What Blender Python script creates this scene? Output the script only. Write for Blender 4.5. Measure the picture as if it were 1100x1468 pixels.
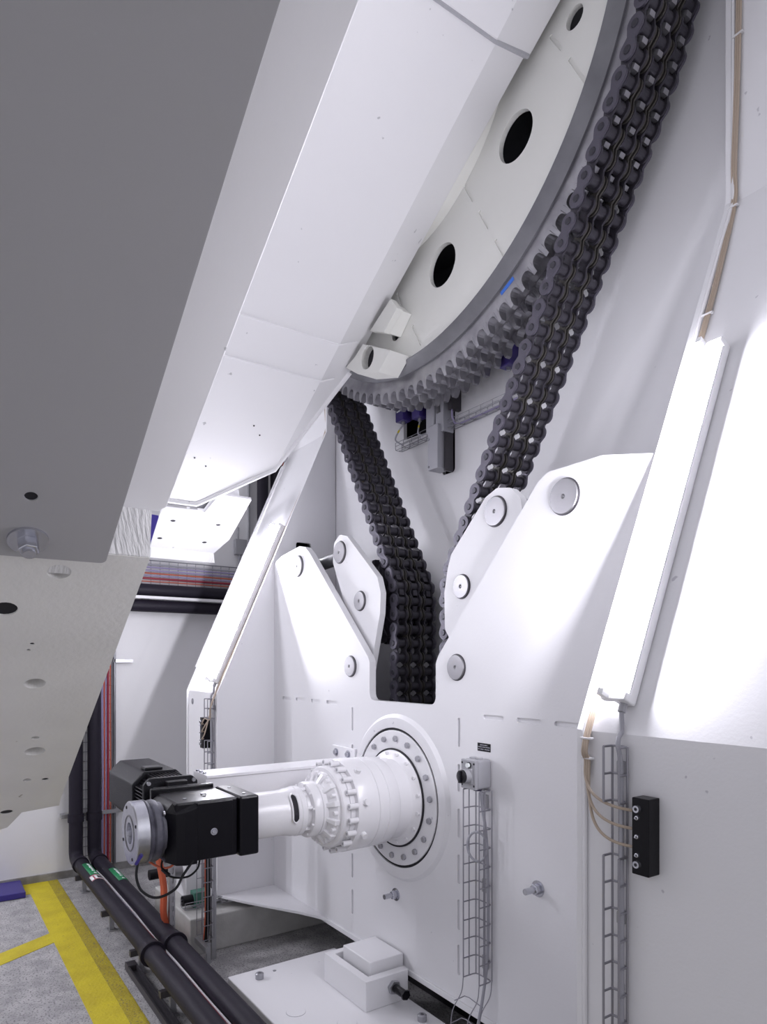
import bpy, bmesh, math, random
from mathutils import Vector, Matrix
from mathutils.geometry import tessellate_polygon
random.seed(7)
R = math.radians
for o in list(bpy.data.objects):
    bpy.data.objects.remove(o)
SC = bpy.context.scene
COL = SC.collection

# ------------------------------------------------------------ camera, world, light, exposure
cam_d = bpy.data.cameras.new('camera')
cam = bpy.data.objects.new('camera', cam_d)
COL.objects.link(cam)
cam.location = (0, 0, 0)
cam.rotation_euler = (R(90), 0, math.atan2(0.82400, 0.56660))
cam_d.sensor_fit = 'AUTO'
cam_d.sensor_width = 36.0
cam_d.lens = 970.0 / 1468.0 * 36.0
cam_d.shift_y = 217.0 / 1468.0
cam_d.clip_start = 0.02
SC.camera = cam
world = bpy.data.worlds.new('world')
SC.world = world
world.use_nodes = True
world.node_tree.nodes['Background'].inputs[0].default_value = (0.93, 0.925, 1.0, 1)
world.node_tree.nodes['Background'].inputs[1].default_value = 0.60
SC.view_settings.view_transform = 'Standard'
SC.view_settings.look = 'None'
SC.view_settings.gamma = 1.0
SC.view_settings.use_curve_mapping = False
SC.view_settings.exposure = 0.25
TUBE_STRENGTH = 172.0      # the two batten lamps on the pillars
WALL_STRENGTH = 300.0     # battens on the far wall
TUBE_COLOR = (0.93, 0.92, 1.0)
HALL_COLOR = (0.92, 0.915, 1.0)

# ------------------------------------------------------------ materials
def mat(name, col, rough=0.5, metal=0.0, bump=0.0, bscale=60.0, var=0.0, vscale=4.0, col2=None, speck=0.0,
        speck_scale=40.0, speck_col=(0.1, 0.09, 0.12), emit=None, estr=0.0, spec=0.5, stretch=None):
    m = bpy.data.materials.new(name)
    m.use_nodes = True
    nt = m.node_tree
    b = nt.nodes['Principled BSDF']
    b.inputs['Base Color'].default_value = (*col, 1)
    b.inputs['Roughness'].default_value = rough
    b.inputs['Metallic'].default_value = metal
    b.inputs['Specular IOR Level'].default_value = spec
    tc = nt.nodes.new('ShaderNodeTexCoord')
    src = tc.outputs['Object']
    if stretch:
        mp = nt.nodes.new('ShaderNodeMapping')
        mp.inputs['Scale'].default_value = stretch
        nt.links.new(src, mp.inputs['Vector'])
        src = mp.outputs['Vector']
    cout = None
    if var > 0 or col2:
        n = nt.nodes.new('ShaderNodeTexNoise')
        n.inputs['Scale'].default_value = vscale
        n.inputs['Detail'].default_value = 5
        nt.links.new(src, n.inputs['Vector'])
        r = nt.nodes.new('ShaderNodeValToRGB')
        c2 = col2 or tuple(c * (1 - var) for c in col)
        r.color_ramp.elements[0].position = 0.35
        r.color_ramp.elements[1].position = 0.65
        r.color_ramp.elements[0].color = (*c2, 1)
        r.color_ramp.elements[1].color = (*col, 1)
        nt.links.new(n.outputs['Fac'], r.inputs['Fac'])
        cout = r.outputs['Color']
    if speck > 0:
        v = nt.nodes.new('ShaderNodeTexNoise')
        v.inputs['Scale'].default_value = speck_scale
        v.inputs['Detail'].default_value = 2
        nt.links.new(src, v.inputs['Vector'])
        r2 = nt.nodes.new('ShaderNodeValToRGB')
        r2.color_ramp.elements[0].position = max(0.0, 1 - speck)
        r2.color_ramp.elements[1].position = min(1.0, 1 - speck + 0.03)
        r2.color_ramp.elements[0].color = (0, 0, 0, 1)
        r2.color_ramp.elements[1].color = (1, 1, 1, 1)
        nt.links.new(v.outputs['Fac'], r2.inputs['Fac'])
        mx = nt.nodes.new('ShaderNodeMix')
        mx.data_type = 'RGBA'
        nt.links.new(r2.outputs['Color'], mx.inputs[0])
        if cout:
            nt.links.new(cout, mx.inputs[6])
        else:
            mx.inputs[6].default_value = (*col, 1)
        mx.inputs[7].default_value = (*speck_col, 1)
        cout = mx.outputs[2]
    if cout:
        nt.links.new(cout, b.inputs['Base Color'])
    if bump > 0:
        n = nt.nodes.new('ShaderNodeTexNoise')
        n.inputs['Scale'].default_value = bscale
        n.inputs['Detail'].default_value = 3
        nt.links.new(src, n.inputs['Vector'])
        bp = nt.nodes.new('ShaderNodeBump')
        bp.inputs['Strength'].default_value = bump
        bp.inputs['Distance'].default_value = 0.01
        nt.links.new(n.outputs['Fac'], bp.inputs['Height'])
        nt.links.new(bp.outputs['Normal'], b.inputs['Normal'])
    if emit:
        b.inputs['Emission Color'].default_value = (*emit, 1)
        b.inputs['Emission Strength'].default_value = estr
    return m

M = {
    'white': mat('white_paint', (0.75, 0.745, 0.77), 0.42, bump=0.05, bscale=90, speck=0.245, speck_scale=22, speck_col=(0.52, 0.51, 0.55), var=0.02, vscale=1.3),
    'ivory': mat('ivory_paint', (0.80, 0.80, 0.765), 0.38, bump=0.04, bscale=60, var=0.03, vscale=2.0),
    'beam': mat('beam_paint', (0.83, 0.825, 0.845), 0.42, bump=0.015, bscale=70, speck=0.26, speck_scale=16, speck_col=(0.5, 0.5, 0.52)),
    'cover': mat('shaded_white_paint', (0.37, 0.366, 0.378), 0.45, bump=0.012, bscale=60, speck=0.24, speck_scale=12, speck_col=(0.28, 0.28, 0.29)),  # white paint darkened: the underside's shade is put into the colour
    'rough_white': mat('dirty_white_paint', (0.80, 0.79, 0.77), 0.45, bump=0.16, bscale=45, var=0.06, vscale=3.0, speck=0.24, speck_scale=20, speck_col=(0.35, 0.32, 0.27)),
    'weld': mat('welded_white_paint', (0.72, 0.715, 0.715), 0.45, bump=1.0, bscale=14, stretch=(1.0, 6.0, 1.0)),
    'weldgrey': mat('grey_weld_seam', (0.42, 0.42, 0.45), 0.5, bump=0.6, bscale=60),
    'gloss': mat('glossy_white_enamel', (0.80, 0.79, 0.815), 0.25, bump=0.03, bscale=50),
    'wall': mat('wall_paint', (0.80, 0.795, 0.815), 0.6, bump=0.04, bscale=60, var=0.05, vscale=0.9),
    'chain': mat('dark_chain_steel', (0.052, 0.047, 0.064), 0.42, 0.4, bump=0.08, bscale=120, col2=(0.042, 0.039, 0.047), vscale=18),
    'chain_outer': mat('outer_plate_steel', (0.085, 0.079, 0.105), 0.42, 0.35, bump=0.06, bscale=120),
    'chain_mid': mat('greasy_plate_steel', (0.060, 0.055, 0.050), 0.40, 0.4, bump=0.08, bscale=120),
    'roller': mat('dark_roller_steel', (0.060, 0.056, 0.070), 0.36, 0.5, bump=0.05, bscale=150),
    'pin': mat('dark_pin_steel', (0.05, 0.048, 0.06), 0.38, 0.6),
    'tooth': mat('sprocket_steel', (0.40, 0.395, 0.42), 0.30, 0.75, bump=0.06, bscale=60, col2=(0.28, 0.275, 0.30), vscale=9),
    'rim': mat('grey_rim_steel', (0.20, 0.20, 0.215), 0.40, 0.55, bump=0.05, bscale=40, col2=(0.15, 0.15, 0.165), vscale=5),
    'machined': mat('machined_steel', (0.25, 0.245, 0.26), 0.38, 0.8, bump=0.05, bscale=90),
    'zinc': mat('zinc_plated_steel', (0.60, 0.605, 0.65), 0.25, 0.9, col2=(0.49, 0.495, 0.55), vscale=20),
    'bolt': mat('bolt_steel', (0.40, 0.40, 0.43), 0.35, 0.8),
    'wire': mat('galvanised_wire', (0.30, 0.295, 0.33), 0.42, 0.5),
    'black': mat('black_anodised', (0.004, 0.0036, 0.006), 0.28, 0.0, spec=0.22, bump=0.04, bscale=80),
    'blacktex': mat('black_crackle_paint', (0.010, 0.0095, 0.013), 0.5, 0.0, spec=0.2, bump=0.35, bscale=170),
    'dark': mat('void_shade_black', (0.010, 0.009, 0.014), 0.7),  # near-black standing in for shade inside holes, gaps and recesses
    'rubber': mat('black_pipe_insulation', (0.017, 0.0145, 0.023), 0.5, 0.0, spec=0.16, bump=0.06, bscale=30),
    'boot': mat('dusty_black_rubber', (0.05, 0.048, 0.065), 0.55, 0.0, col2=(0.11, 0.11, 0.14), vscale=12),
    'cable_black': mat('black_cable', (0.008, 0.008, 0.010), 0.4, spec=0.25),
    'cable_grey': mat('grey_cable', (0.33, 0.33, 0.37), 0.5),
    'cable_lilac': mat('lilac_cable', (0.33, 0.29, 0.47), 0.5),
    'cable_red': mat('red_cable', (0.26, 0.02, 0.04), 0.45),
    'cable_orange': mat('orange_cable', (0.55, 0.11, 0.05), 0.45),
    'cable_white': mat('white_cable', (0.72, 0.71, 0.73), 0.45),
    'hose': mat('translucent_grease_hose', (0.42, 0.34, 0.27), 0.35, 0.0),
    'plastic': mat('grey_plastic', (0.33, 0.33, 0.355), 0.42, bump=0.03, bscale=100),
    'knob': mat('black_knob', (0.008, 0.008, 0.012), 0.25),
    'blue': mat('blue_plastic', (0.035, 0.022, 0.20), 0.4),
    'indigo': mat('indigo_sensor', (0.045, 0.030, 0.17), 0.35),
    'bluepaint': mat('blue_paint', (0.06, 0.04, 0.36), 0.4),
    'tape': mat('blue_tape', (0.04, 0.16, 0.62), 0.5),
    'green': mat('green_label', (0.01, 0.20, 0.075), 0.45),
    'greenblock': mat('green_block', (0.05, 0.16, 0.12), 0.5),
    'print': mat('white_print', (0.75, 0.78, 0.78), 0.5),
    'redprint': mat('red_print', (0.35, 0.05, 0.09), 0.5),
    'concrete': mat('speckled_concrete', (0.46, 0.45, 0.455), 0.75, bump=0.6, bscale=40, col2=(0.31, 0.305, 0.31), vscale=9, speck=0.43, speck_scale=75, speck_col=(0.20, 0.19, 0.20)),
    'plinth': mat('pale_concrete', (0.52, 0.515, 0.50), 0.75, bump=0.25, bscale=30, col2=(0.43, 0.425, 0.41), vscale=6),
    'yellow': mat('yellow_floor_paint', (0.60, 0.50, 0.015), 0.6, bump=0.4, bscale=50, col2=(0.50, 0.40, 0.012), vscale=6, speck=0.30, speck_scale=40, speck_col=(0.30, 0.24, 0.05)),
    'yellow_dark': mat('dark_yellow_paint', (0.42, 0.34, 0.012), 0.65, bump=0.6, bscale=60, col2=(0.33, 0.26, 0.015), vscale=9, speck=0.40, speck_scale=70, speck_col=(0.20, 0.16, 0.06)),
    'strut': mat('galvanised_strut', (0.42, 0.42, 0.44), 0.38, 0.75),
    'darkstrut': mat('dark_strut', (0.07, 0.065, 0.075), 0.45, 0.4),
    'cabinet': mat('dark_violet_cabinet', (0.06, 0.05, 0.10), 0.45),
    'actuator': mat('grey_actuator', (0.42, 0.42, 0.46), 0.4, 0.2),
    'base_grey': mat('grey_baseboard', (0.30, 0.295, 0.29), 0.8, bump=0.4, bscale=40, col2=(0.20, 0.19, 0.185), vscale=9),
    'tube': mat('lit_fluorescent_tube', (1, 1, 1), 0.5, emit=TUBE_COLOR, estr=TUBE_STRENGTH),
    'lampbody': mat('white_lamp_housing', (0.82, 0.82, 0.84), 0.35),
}

# ------------------------------------------------------------ mesh helpers
class MB:
    def __init__(s):
        s.v = []; s.f = []
    def add(s, vs, fs):
        k = len(s.v)
        s.v += [tuple(v) for v in vs]
        s.f += [tuple(i + k for i in f) for f in fs]
        return s
    def box(s, x0, x1, y0, y1, z0, z1, f=None):
        vs = [(x, y, z) for z in (z0, z1) for y in (y0, y1) for x in (x0, x1)]
        if f: vs = [f(*p) for p in vs]
        return s.add(vs, [(0, 2, 3, 1), (4, 5, 7, 6), (0, 1, 5, 4), (2, 6, 7, 3), (0, 4, 6, 2), (1, 3, 7, 5)])
    def cyl(s, p0, p1, r0, r1=None, n=16, ph=0.0):
        p0 = Vector(p0); p1 = Vector(p1); r1 = r0 if r1 is None else r1
        d = (p1 - p0).normalized()
        a = d.orthogonal().normalized() if abs(d.z) < 0.99 else Vector((1, 0, 0))
        b = d.cross(a)
        vs = []
        for p, r in ((p0, r0), (p1, r1)):
            for i in range(n):
                t = 2 * math.pi * i / n + ph
                vs.append(p + a * (r * math.cos(t)) + b * (r * math.sin(t)))
        fs = [(i, (i + 1) % n, n + (i + 1) % n, n + i) for i in range(n)] + [tuple(range(n))[::-1], tuple(range(n, 2 * n))]
        return s.add(vs, fs)
    def lathe(s, prof, c=(0, 0, 0), n=48, axis='Y', closed=False, a0=0.0, a1=None):
        # prof: (a, r) along the axis; solid of revolution, capped where r > 0 at the ends unless closed
        vs = []; fs = []
        full = a1 is None
        A1 = a0 + 2 * math.pi if full else a1
        m = n if full else n + 1
        for a, r in prof:
            for i in range(m):
                t = a0 + (A1 - a0) * i / n
                x, y = r * math.cos(t), r * math.sin(t)
                if axis == 'Y': vs.append((c[0] + x, c[1] + a, c[2] + y))
                elif axis == 'X': vs.append((c[0] + a, c[1] + x, c[2] + y))
                else: vs.append((c[0] + x, c[1] + y, c[2] + a))
        k = len(prof)
        for j in range(k if closed else k - 1):
            q = (j + 1) % k
            for i in range(n):
                i2 = (i + 1) % m
                fs.append((j * m + i, j * m + i2, q * m + i2, q * m + i))
        if not closed and full:
            fs.append(tuple(range(m))); fs.append(tuple((k - 1) * m + i for i in range(m)))
        return s.add(vs, fs)
    def tube(s, pts, r, n=8, closed=False):
        pts = [Vector(p) for p in pts]
        k = len(pts); vs = []; fs = []; up = None
        for i, p in enumerate(pts):
            if closed: d = (pts[(i + 1) % k] - pts[i - 1])
            else: d = pts[min(i + 1, k - 1)] - pts[max(i - 1, 0)]
            d.normalize()
            if up is None: up = d.orthogonal().normalized()
            up = (up - d * up.dot(d))
            up = up.normalized() if up.length > 1e-6 else d.orthogonal().normalized()
            b = d.cross(up)
            for j in range(n):
                t = 2 * math.pi * j / n
                vs.append(p + up * (r * math.cos(t)) + b * (r * math.sin(t)))
        for i in range(k if closed else k - 1):
            q = (i + 1) % k
            for j in range(n):
                fs.append((i * n + j, i * n + (j + 1) % n, q * n + (j + 1) % n, q * n + j))
        if not closed: fs += [tuple(range(n))[::-1], tuple((k - 1) * n + j for j in range(n))]
        return s.add(vs, fs)
    def plate(s, f, outer, t, holes=(), blind=()):
        # f(u, v, w) -> xyz; outer loop at w=0 (front) and w=t (back); holes go through, blind = [(loop, depth)]
        loops = [list(outer)] + [list(h) for h in holes]
        bl = [list(h) for h, d in blind]
        k = len(s.v)
        flat = [p for l in loops + bl for p in l]
        nf = len(flat); nb = sum(len(l) for l in loops)
        fr = tessellate_polygon([[Vector((u, v, 0)) for u, v in l] for l in loops + bl])
        s.v += [tuple(f(u, v, 0)) for u, v in flat]
        s.f += [tuple(i + k for i in tri) for tri in fr]
        kb = len(s.v)
        s.v += [tuple(f(u, v, t)) for u, v in flat[:nb]]
        bk = tessellate_polygon([[Vector((u, v, 0)) for u, v in l] for l in loops])
        s.f += [tuple(i + kb for i in tri) for tri in bk]
        o = 0
        for l in loops:
            n = len(l)
            for i in range(n):
                a, b = o + i, o + (i + 1) % n
                s.f.append((k + a, k + b, kb + b, kb + a))
            o += n
        for (l, d) in blind:
            n = len(l); kk = len(s.v)
            s.v += [tuple(f(u, v, d)) for u, v in l]
            for i in range(n):
                s.f.append((k + o + i, k + o + (i + 1) % n, kk + (i + 1) % n, kk + i))
            s.f.append(tuple(range(kk, kk + n)))
            o += n
        return s
    def hull(s, pts):
        bm = bmesh.new()
        for p in pts: bm.verts.new(p)
        bmesh.ops.convex_hull(bm, input=bm.verts)
        loose = [v for v in bm.verts if not v.link_faces]
        bmesh.ops.delete(bm, geom=loose, context='VERTS')
        bmesh.ops.dissolve_limit(bm, angle_limit=0.01, verts=bm.verts, edges=bm.edges)
        bm.verts.index_update()
        vs = [tuple(v.co) for v in bm.verts]; fs = [tuple(v.index for v in f.verts) for f in bm.faces]
        bm.free()
        return s.add(vs, fs)
    def mesh(s, name, mt, smooth=35, recalc=True):
        me = bpy.data.meshes.new(name)
        me.from_pydata(s.v, [], s.f)
        if recalc:
            bm = bmesh.new(); bm.from_mesh(me)
            bmesh.ops.recalc_face_normals(bm, faces=bm.faces)
            bm.to_mesh(me); bm.free()
        me.materials.append(mt)
        if smooth:
            for p in me.polygons: p.use_smooth = True
            me.set_sharp_from_angle(angle=R(smooth))
        me.update()
        return me
    def build(s, name, mt, parent=None, smooth=35, bevel=0.0, seg=2, label=None, kind=None):
        return link(name, s.mesh(name, M[mt] if isinstance(mt, str) else mt, smooth), parent, bevel, seg, label, kind)

def link(name, me, parent=None, bevel=0.0, seg=2, label=None, kind=None):
    o = bpy.data.objects.new(name, me)
    COL.objects.link(o)
    if parent is not None: o.parent = parent
    if bevel:
        b = o.modifiers.new('bevel', 'BEVEL')
        b.width = bevel; b.segments = seg; b.limit_method = 'ANGLE'; b.angle_limit = R(40)
    if label: o['label'] = label
    if kind: o['kind'] = kind
    return o

def thing(name, label, cat, group=None):
    o = bpy.data.objects.new(name, None)
    COL.objects.link(o)
    o.empty_display_size = 0.1
    o['label'] = label; o['category'] = cat
    if group: o['group'] = group
    return o

def tag(o, label, cat, group=None, kind=None):
    o['label'] = label; o['category'] = cat
    if group: o['group'] = group
    if kind: o['kind'] = kind
    return o

def circle(cu, cv, r, n=24, ph=0.0):
    return [(cu + r * math.cos(2 * math.pi * i / n + ph), cv + r * math.sin(2 * math.pi * i / n + ph)) for i in range(n)]
def stadium(u0, v0, u1, v1, r, n=6):
    a = math.atan2(v1 - v0, u1 - u0); pts = []
    for i in range(n + 1):
        t = a + math.pi / 2 + math.pi * i / n
        pts.append((u0 + r * math.cos(t), v0 + r * math.sin(t)))
    for i in range(n + 1):
        t = a - math.pi / 2 + math.pi * i / n
        pts.append((u1 + r * math.cos(t), v1 + r * math.sin(t)))
    return pts
def rrect(u0, u1, v0, v1, r, n=4):
    pts = []
    for cu, cv, a in ((u1 - r, v1 - r, 0), (u0 + r, v1 - r, 90), (u0 + r, v0 + r, 180), (u1 - r, v0 + r, 270)):
        for i in range(n + 1):
            t = R(a + 90 * i / n)
            pts.append((cu + r * math.cos(t), cv + r * math.sin(t)))
    return pts
def fillet(poly, rads, n=5):
    # rounds the corners of a polygon; rads: one radius per corner (0 = sharp)
    out = []; k = len(poly)
    for i in range(k):
        p = Vector(poly[i]); a = Vector(poly[i - 1]); b = Vector(poly[(i + 1) % k]); r = rads[i] if isinstance(rads, (list, tuple)) else rads
        if r <= 0: out.append(tuple(p)); continue
        da = (a - p).normalized(); db = (b - p).normalized()
        ang = da.angle(db); d = min(r / math.tan(ang / 2), (a - p).length * 0.49, (b - p).length * 0.49)
        p0 = p + da * d; p1 = p + db * d
        for j in range(n + 1):
            t = j / n
            out.append(tuple((1 - t) ** 2 * p0 + 2 * t * (1 - t) * p + t * t * p1))
    return out
def spline(pts, n=8):
    P = [Vector(p) for p in pts]; P = [2 * P[0] - P[1]] + P + [2 * P[-1] - P[-2]]; out = []
    for i in range(1, len(P) - 2):
        for j in range(n):
            t = j / n; a, b, c, d = P[i - 1], P[i], P[i + 1], P[i + 2]
            out.append(0.5 * ((2 * b) + (c - a) * t + (2 * a - 5 * b + 4 * c - d) * t * t + (3 * b - a - 3 * c + d) * t ** 3))
    out.append(P[-2])
    return out
fY = lambda Y0: (lambda u, v, w: (u, Y0 + w, v))          # plate facing -Y, u = X, v = Z
fX = lambda X0, sg=-1: (lambda u, v, w: (X0 + sg * w, u, v))  # plate facing +X, u = Y, v = Z
fZ = lambda Z0: (lambda u, v, w: (u, v, Z0 - w))          # plate facing up, u = X, v = Y

def hexbolt(name, parent, c, axis, r=0.02, h=0.018, mt='bolt', washer=True, shank=0.0):
    # hexagon head on a washer, axis = direction the head points to
    c = Vector(c); a = Vector(axis).normalized()
    b = MB()
    w = r * 0.18 if washer else 0.0
    prof = [(0.0, r * 1.5), (w, r * 1.5)] if washer else []
    mb = MB()
    mb.cyl(c + a * w, c + a * (w + h), r, r * 0.97, n=6)
    o = mb.build(name, mt, parent, smooth=0, bevel=r * 0.10, seg=1)
    if washer: MB().cyl(c, c + a * w, r * 1.45, n=18).build('washer', mt, o)
    if shank: MB().cyl(c + a * (w + h), c + a * (w + h + shank), r * 0.58, n=12).build('stud_end', mt, o)
    return o

# ------------------------------------------------------------ the room
FL = -2.2            # floor level (camera at z = 0)
XW = -7.57           # far wall
X0 = -3.41           # symmetry axis of the drive: plates, chain and sprocket
PY = 2.45            # front face of the drive plate
KS = 0.997 / 2.27    # lean of the pillars' upper front faces
slY = lambda z: 1.97 + KS * (z + 0.24)
SN = Vector((0, -1, KS)).normalized()      # their normal
SU = Vector((0, KS, 1)).normalized()       # their up-slope direction

floor = MB().box(-7.8, 4.0, -5.0, 6.0, FL - 0.2, FL).build('floor', 'concrete', smooth=0)
tag(floor, 'pale speckled concrete floor with yellow lines', 'floor', kind='structure')
MB().plate(fZ(FL + 0.003), [(XW, 0.88), (XW, 1.16), (3.0, 1.16), (3.0, 0.88)], 0.0029).build('yellow_line', 'yellow', floor, smooth=0)
MB().plate(fZ(FL + 0.0034), [(XW, 1.075), (XW, 1.165), (3.0, 1.165), (3.0, 1.045)], 0.0033).build('yellow_line', 'yellow_dark', floor, smooth=0)  # darker speckled yellow strip along one edge of the line
MB().plate(fZ(FL + 0.003), [(-6.08, 0.88), (-5.86, 0.88), (-5.10, -0.45), (-5.32, -0.45)], 0.0029).build('yellow_line', 'yellow', floor, smooth=0)
MB().plate(fZ(FL + 0.003), [(XW + 0.02, 0.55), (XW + 0.02, 0.88), (-7.22, 0.88), (-7.22, 0.55)], 0.0029).build('yellow_line', 'yellow', floor, smooth=0)
wl = MB().box(XW - 0.2, XW, -5.0, 6.0, FL, 5.2).build('wall_left', 'wall', smooth=0)
tag(wl, 'far white wall carrying pipes and cable trays', 'wall', kind='structure')
wb2 = MB().box(XW, 4.0, 5.6, 5.8, FL, 5.2).build('wall_rear', 'wall', smooth=0)
tag(wb2, 'white wall far behind the steel pillars', 'wall', kind='structure')
bb = MB().box(XW, XW + 0.02, -4.8, 5.6, FL, FL + 0.075).build('baseboard_left', 'base_grey', smooth=0)
tag(bb, 'rough grey strip along the foot of the far wall', 'baseboard', kind='structure')

# back plate between the pillars, with the cut-out behind the sensors
BY = 3.05
hole = [(-4.163, 1.70), (-3.70, 1.67), (-3.70, 1.325), (-3.565, 1.325), (-3.565, 1.56), (-3.565, 2.02), (-4.163, 2.05)]
bk = MB().plate(fY(BY), [(-5.90, FL), (0.6, FL), (0.6, 5.0), (-5.90, 5.0)], 0.03, holes=[fillet(hole, [0.01, 0, 0.03, 0.03, 0, 0.01, 0.01])]).build('wall_back', 'white', smooth=0)
tag(bk, 'white steel back wall behind the chain', 'wall', kind='structure')
MB().plate(fY(BY + 0.16), [(-4.4, 1.2), (-3.3, 1.2), (-3.3, 2.2), (-4.4, 2.2)], 0.01).build('recess_shade_panel', 'dark', bk, smooth=0)  # dark box added behind the cut-out, its shade put into the colour
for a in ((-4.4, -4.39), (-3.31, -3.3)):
    MB().box(a[0], a[1], BY + 0.03, BY + 0.16, 1.2, 2.2).build('recess_shade_side', 'dark', bk, smooth=0)
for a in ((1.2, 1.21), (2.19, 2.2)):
    MB().box(-4.4, -3.3, BY + 0.03, BY + 0.16, a[0], a[1]).build('recess_shade_side', 'dark', bk, smooth=0)

# ------------------------------------------------------------ the support frame: two leaning pillars and the drive plate
frame = thing('support_frame', 'white steel frame of two leaning pillars and the forked drive plate', 'frame')
XL, XR = -5.175, -1.615           # inner faces of the pillars
prof_side = [(1.955, -1.85), (1.955, -0.237), (2.952, 2.033), (2.952, 5.0), (3.045, 5.0), (3.045, -1.85)]
prof_front = [(1.97, -1.85), (1.97, -0.24), (2.967, 2.03), (2.967, 5.0), (2.99, 5.0), (2.99, 2.02), (1.995, -0.25), (1.995, -1.85)]
win = rrect(2.655, 2.80, 0.80, 1.035, 0.02)
for (a, b) in ((-5.925 + 0.02, XL - 0.025), (XR + 0.025, 0.55)):
    MB().plate(lambda u, v, w, a=a: (a + w, u, v), prof_front, b - a).build('pillar_front', 'white', frame, smooth=0)
    MB().box(a, b, 1.98, 3.03, -1.87, -1.85).build('pillar_foot', 'white', frame, smooth=0)
MB().plate(fX(XL), prof_side, 0.025, holes=[win]).build('pillar_side', 'white', frame, smooth=0, bevel=0.003)
MB().plate(fX(-5.90), prof_side, 0.025).build('pillar_side', 'white', frame, smooth=0, bevel=0.003)
MB().plate(fX(XR + 0.025), prof_side, 0.025).build('pillar_side', 'white', frame, smooth=0, bevel=0.003)
MB().box(-5.60, -5.59, 2.70, 2.98, 0.7, 1.2).build('pillar_shade_sheet', 'dark', frame, smooth=0)  # black sheet behind the window in place of the hollow's shade
# notch lip on the far pillar's outer edge
MB().plate(lambda u, v, w: (-5.955 + w, u, v), [(slY(-0.03) - 0.02, -0.03), (slY(1.9) - 0.02, 1.9), (slY(1.9) + 0.05, 1.9), (slY(-0.03) + 0.05, -0.03)], 0.03).build('pillar_lip', 'white', frame, smooth=0)
# weld seam beside the near pillar's edge
pts = [(XR + 0.032, 1.962, -1.84), (XR + 0.032, 1.962, -0.24), (XR + 0.032, slY(2.03) - 0.008, 2.03), (XR + 0.032, 2.958, 4.9)]
MB().tube(pts, 0.009, 8).build('weld_seam', 'white', frame)

outline = [(XL, -1.85), (XR, -1.85), (XR, 0.845), (-1.88, 0.905), (-2.196, 0.903), (-2.255, 0.870), (-3.010, 0.044), (-3.033, 0.0),
           (-3.033, -0.242), (-3.725, -0.242), (-3.725, 0.01), (-3.745, 0.045), (-4.555, 0.840), (-4.625, 0.893), (-4.72, 0.914), (-5.03, 0.877), (XL, 0.83)]
rads = [0, 0, 0, 0.02, 0.05, 0.03, 0.05, 0.03, 0.06, 0.06, 0.03, 0.05, 0.05, 0.03, 0.04, 0.03, 0]
slots = []
for a, b in ((-5.008, -4.858), (-4.773, -4.645), (-4.521, -4.403), (-4.288, -4.149), (-2.626, -2.497), (-2.385, -2.244), (-2.141, -2.019)):
    slots.append((stadium(a, -0.281, b, -0.281, 0.012), 0.012))
for a, b in ((-0.311, -0.449), (-0.565, -0.695), (-0.81, -0.948), (-1.063, -1.203), (-1.31, -1.456), (-1.559, -1.705)):
    slots.append((stadium(-2.832, a, -2.832, b, 0.011), 0.012))
    slots.append((stadium(-3.94, a, -3.94, b, 0.011), 0.012))
dp = MB().plate(fY(PY), fillet(outline, rads), 0.05, blind=slots).build('drive_plate', 'white', frame, smooth=0)
MB().box(XL, XR, PY - 0.012, PY + 0.06, -1.885, -1.85).build('bottom_flange', 'white', frame, smooth=0, bevel=0.004)
MB().plate(fZ(-1.845), [(XL, 1.975), (-4.95, 2.08), (-4.50, 2.335), (-4.36, 2.40), (-4.25, 2.44), (XL, 2.44)], 0.022).build('gusset', 'white', frame, smooth=0, bevel=0.004)
# turned pin heads in the drive plate
def pinhead(parent, x, z, y, r, name='pivot_pin', notch=0.0):
    o = MB().lathe([(0.02, 0), (0.02, r), (-0.010, r), (-0.014, r * 0.96), (-0.0142, r * 0.9), (-0.0135, 0.012), (-0.008, 0.004), (-0.008, 0)], (x, y, z), n=40).build(name, 'machined', parent, smooth=8)
    return o
def dark_ring(parent, x, z, y, r):  # narrow dark ring around a pin head
    MB().lathe([(-0.001, r), (-0.004, r + 0.001), (-0.004, r + 0.006), (0.0, r + 0.007), (0.0, r)], (x, y, z), n=40, closed=True).build('pin_dark_ring', 'darkstrut', parent)
for x, z, r in ((-4.738, 0.760, 0.080), (-3.961, -0.020, 0.070), (-2.091, 0.767, 0.082), (-2.849, -0.022, 0.070)):
    pinhead(frame, x, z, PY, r)
    dark_ring(frame, x, z, PY, r - 0.002)
# round bolted seat of the gearbox
GZ = -0.826
MB().lathe([(0.0, 0.428), (-0.022, 0.428), (-0.024, 0.435), (-0.020, 0.490), (0.0, 0.512)], (X0, PY, GZ), n=72, closed=True).build('seat_ring', 'white', frame)
for x, z in ((-3.425, -1.437), (-2.253, -1.080)):
    hexbolt('stud_nut', frame, (x, PY, z), (0, -1, 0), 0.027, 0.03, 'zinc', True, 0.055)
hexbolt('plug_screw', frame, (-5.80, 1.970, -0.33), (0, -1, 0), 0.018, 0.004, 'bolt', True)
MB().cyl((-5.86, 2.9, 1.95), (-5.86, 2.87, 1.96), 0.03, n=16).build('plug_screw', 'bolt', frame)

# plinth under the far pillar and foundation under the near one
pl = MB().box(-5.93, -5.0, 1.68, 3.04, FL, -1.925).build('concrete_plinth', 'plinth', smooth=0, bevel=0.01)
tag(pl, 'low concrete plinth under the far pillar', 'plinth')
pl = MB().box(-1.60, 0.5, 2.0, 3.04, FL, -1.87).build('concrete_plinth', 'plinth', smooth=0, bevel=0.01)
tag(pl, 'concrete plinth hidden under the near pillar', 'plinth')
MB().box(-5.85, -5.2, 2.0, 3.0, -1.925, -1.87).build('pillar_shim', 'white', frame, smooth=0)

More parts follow.
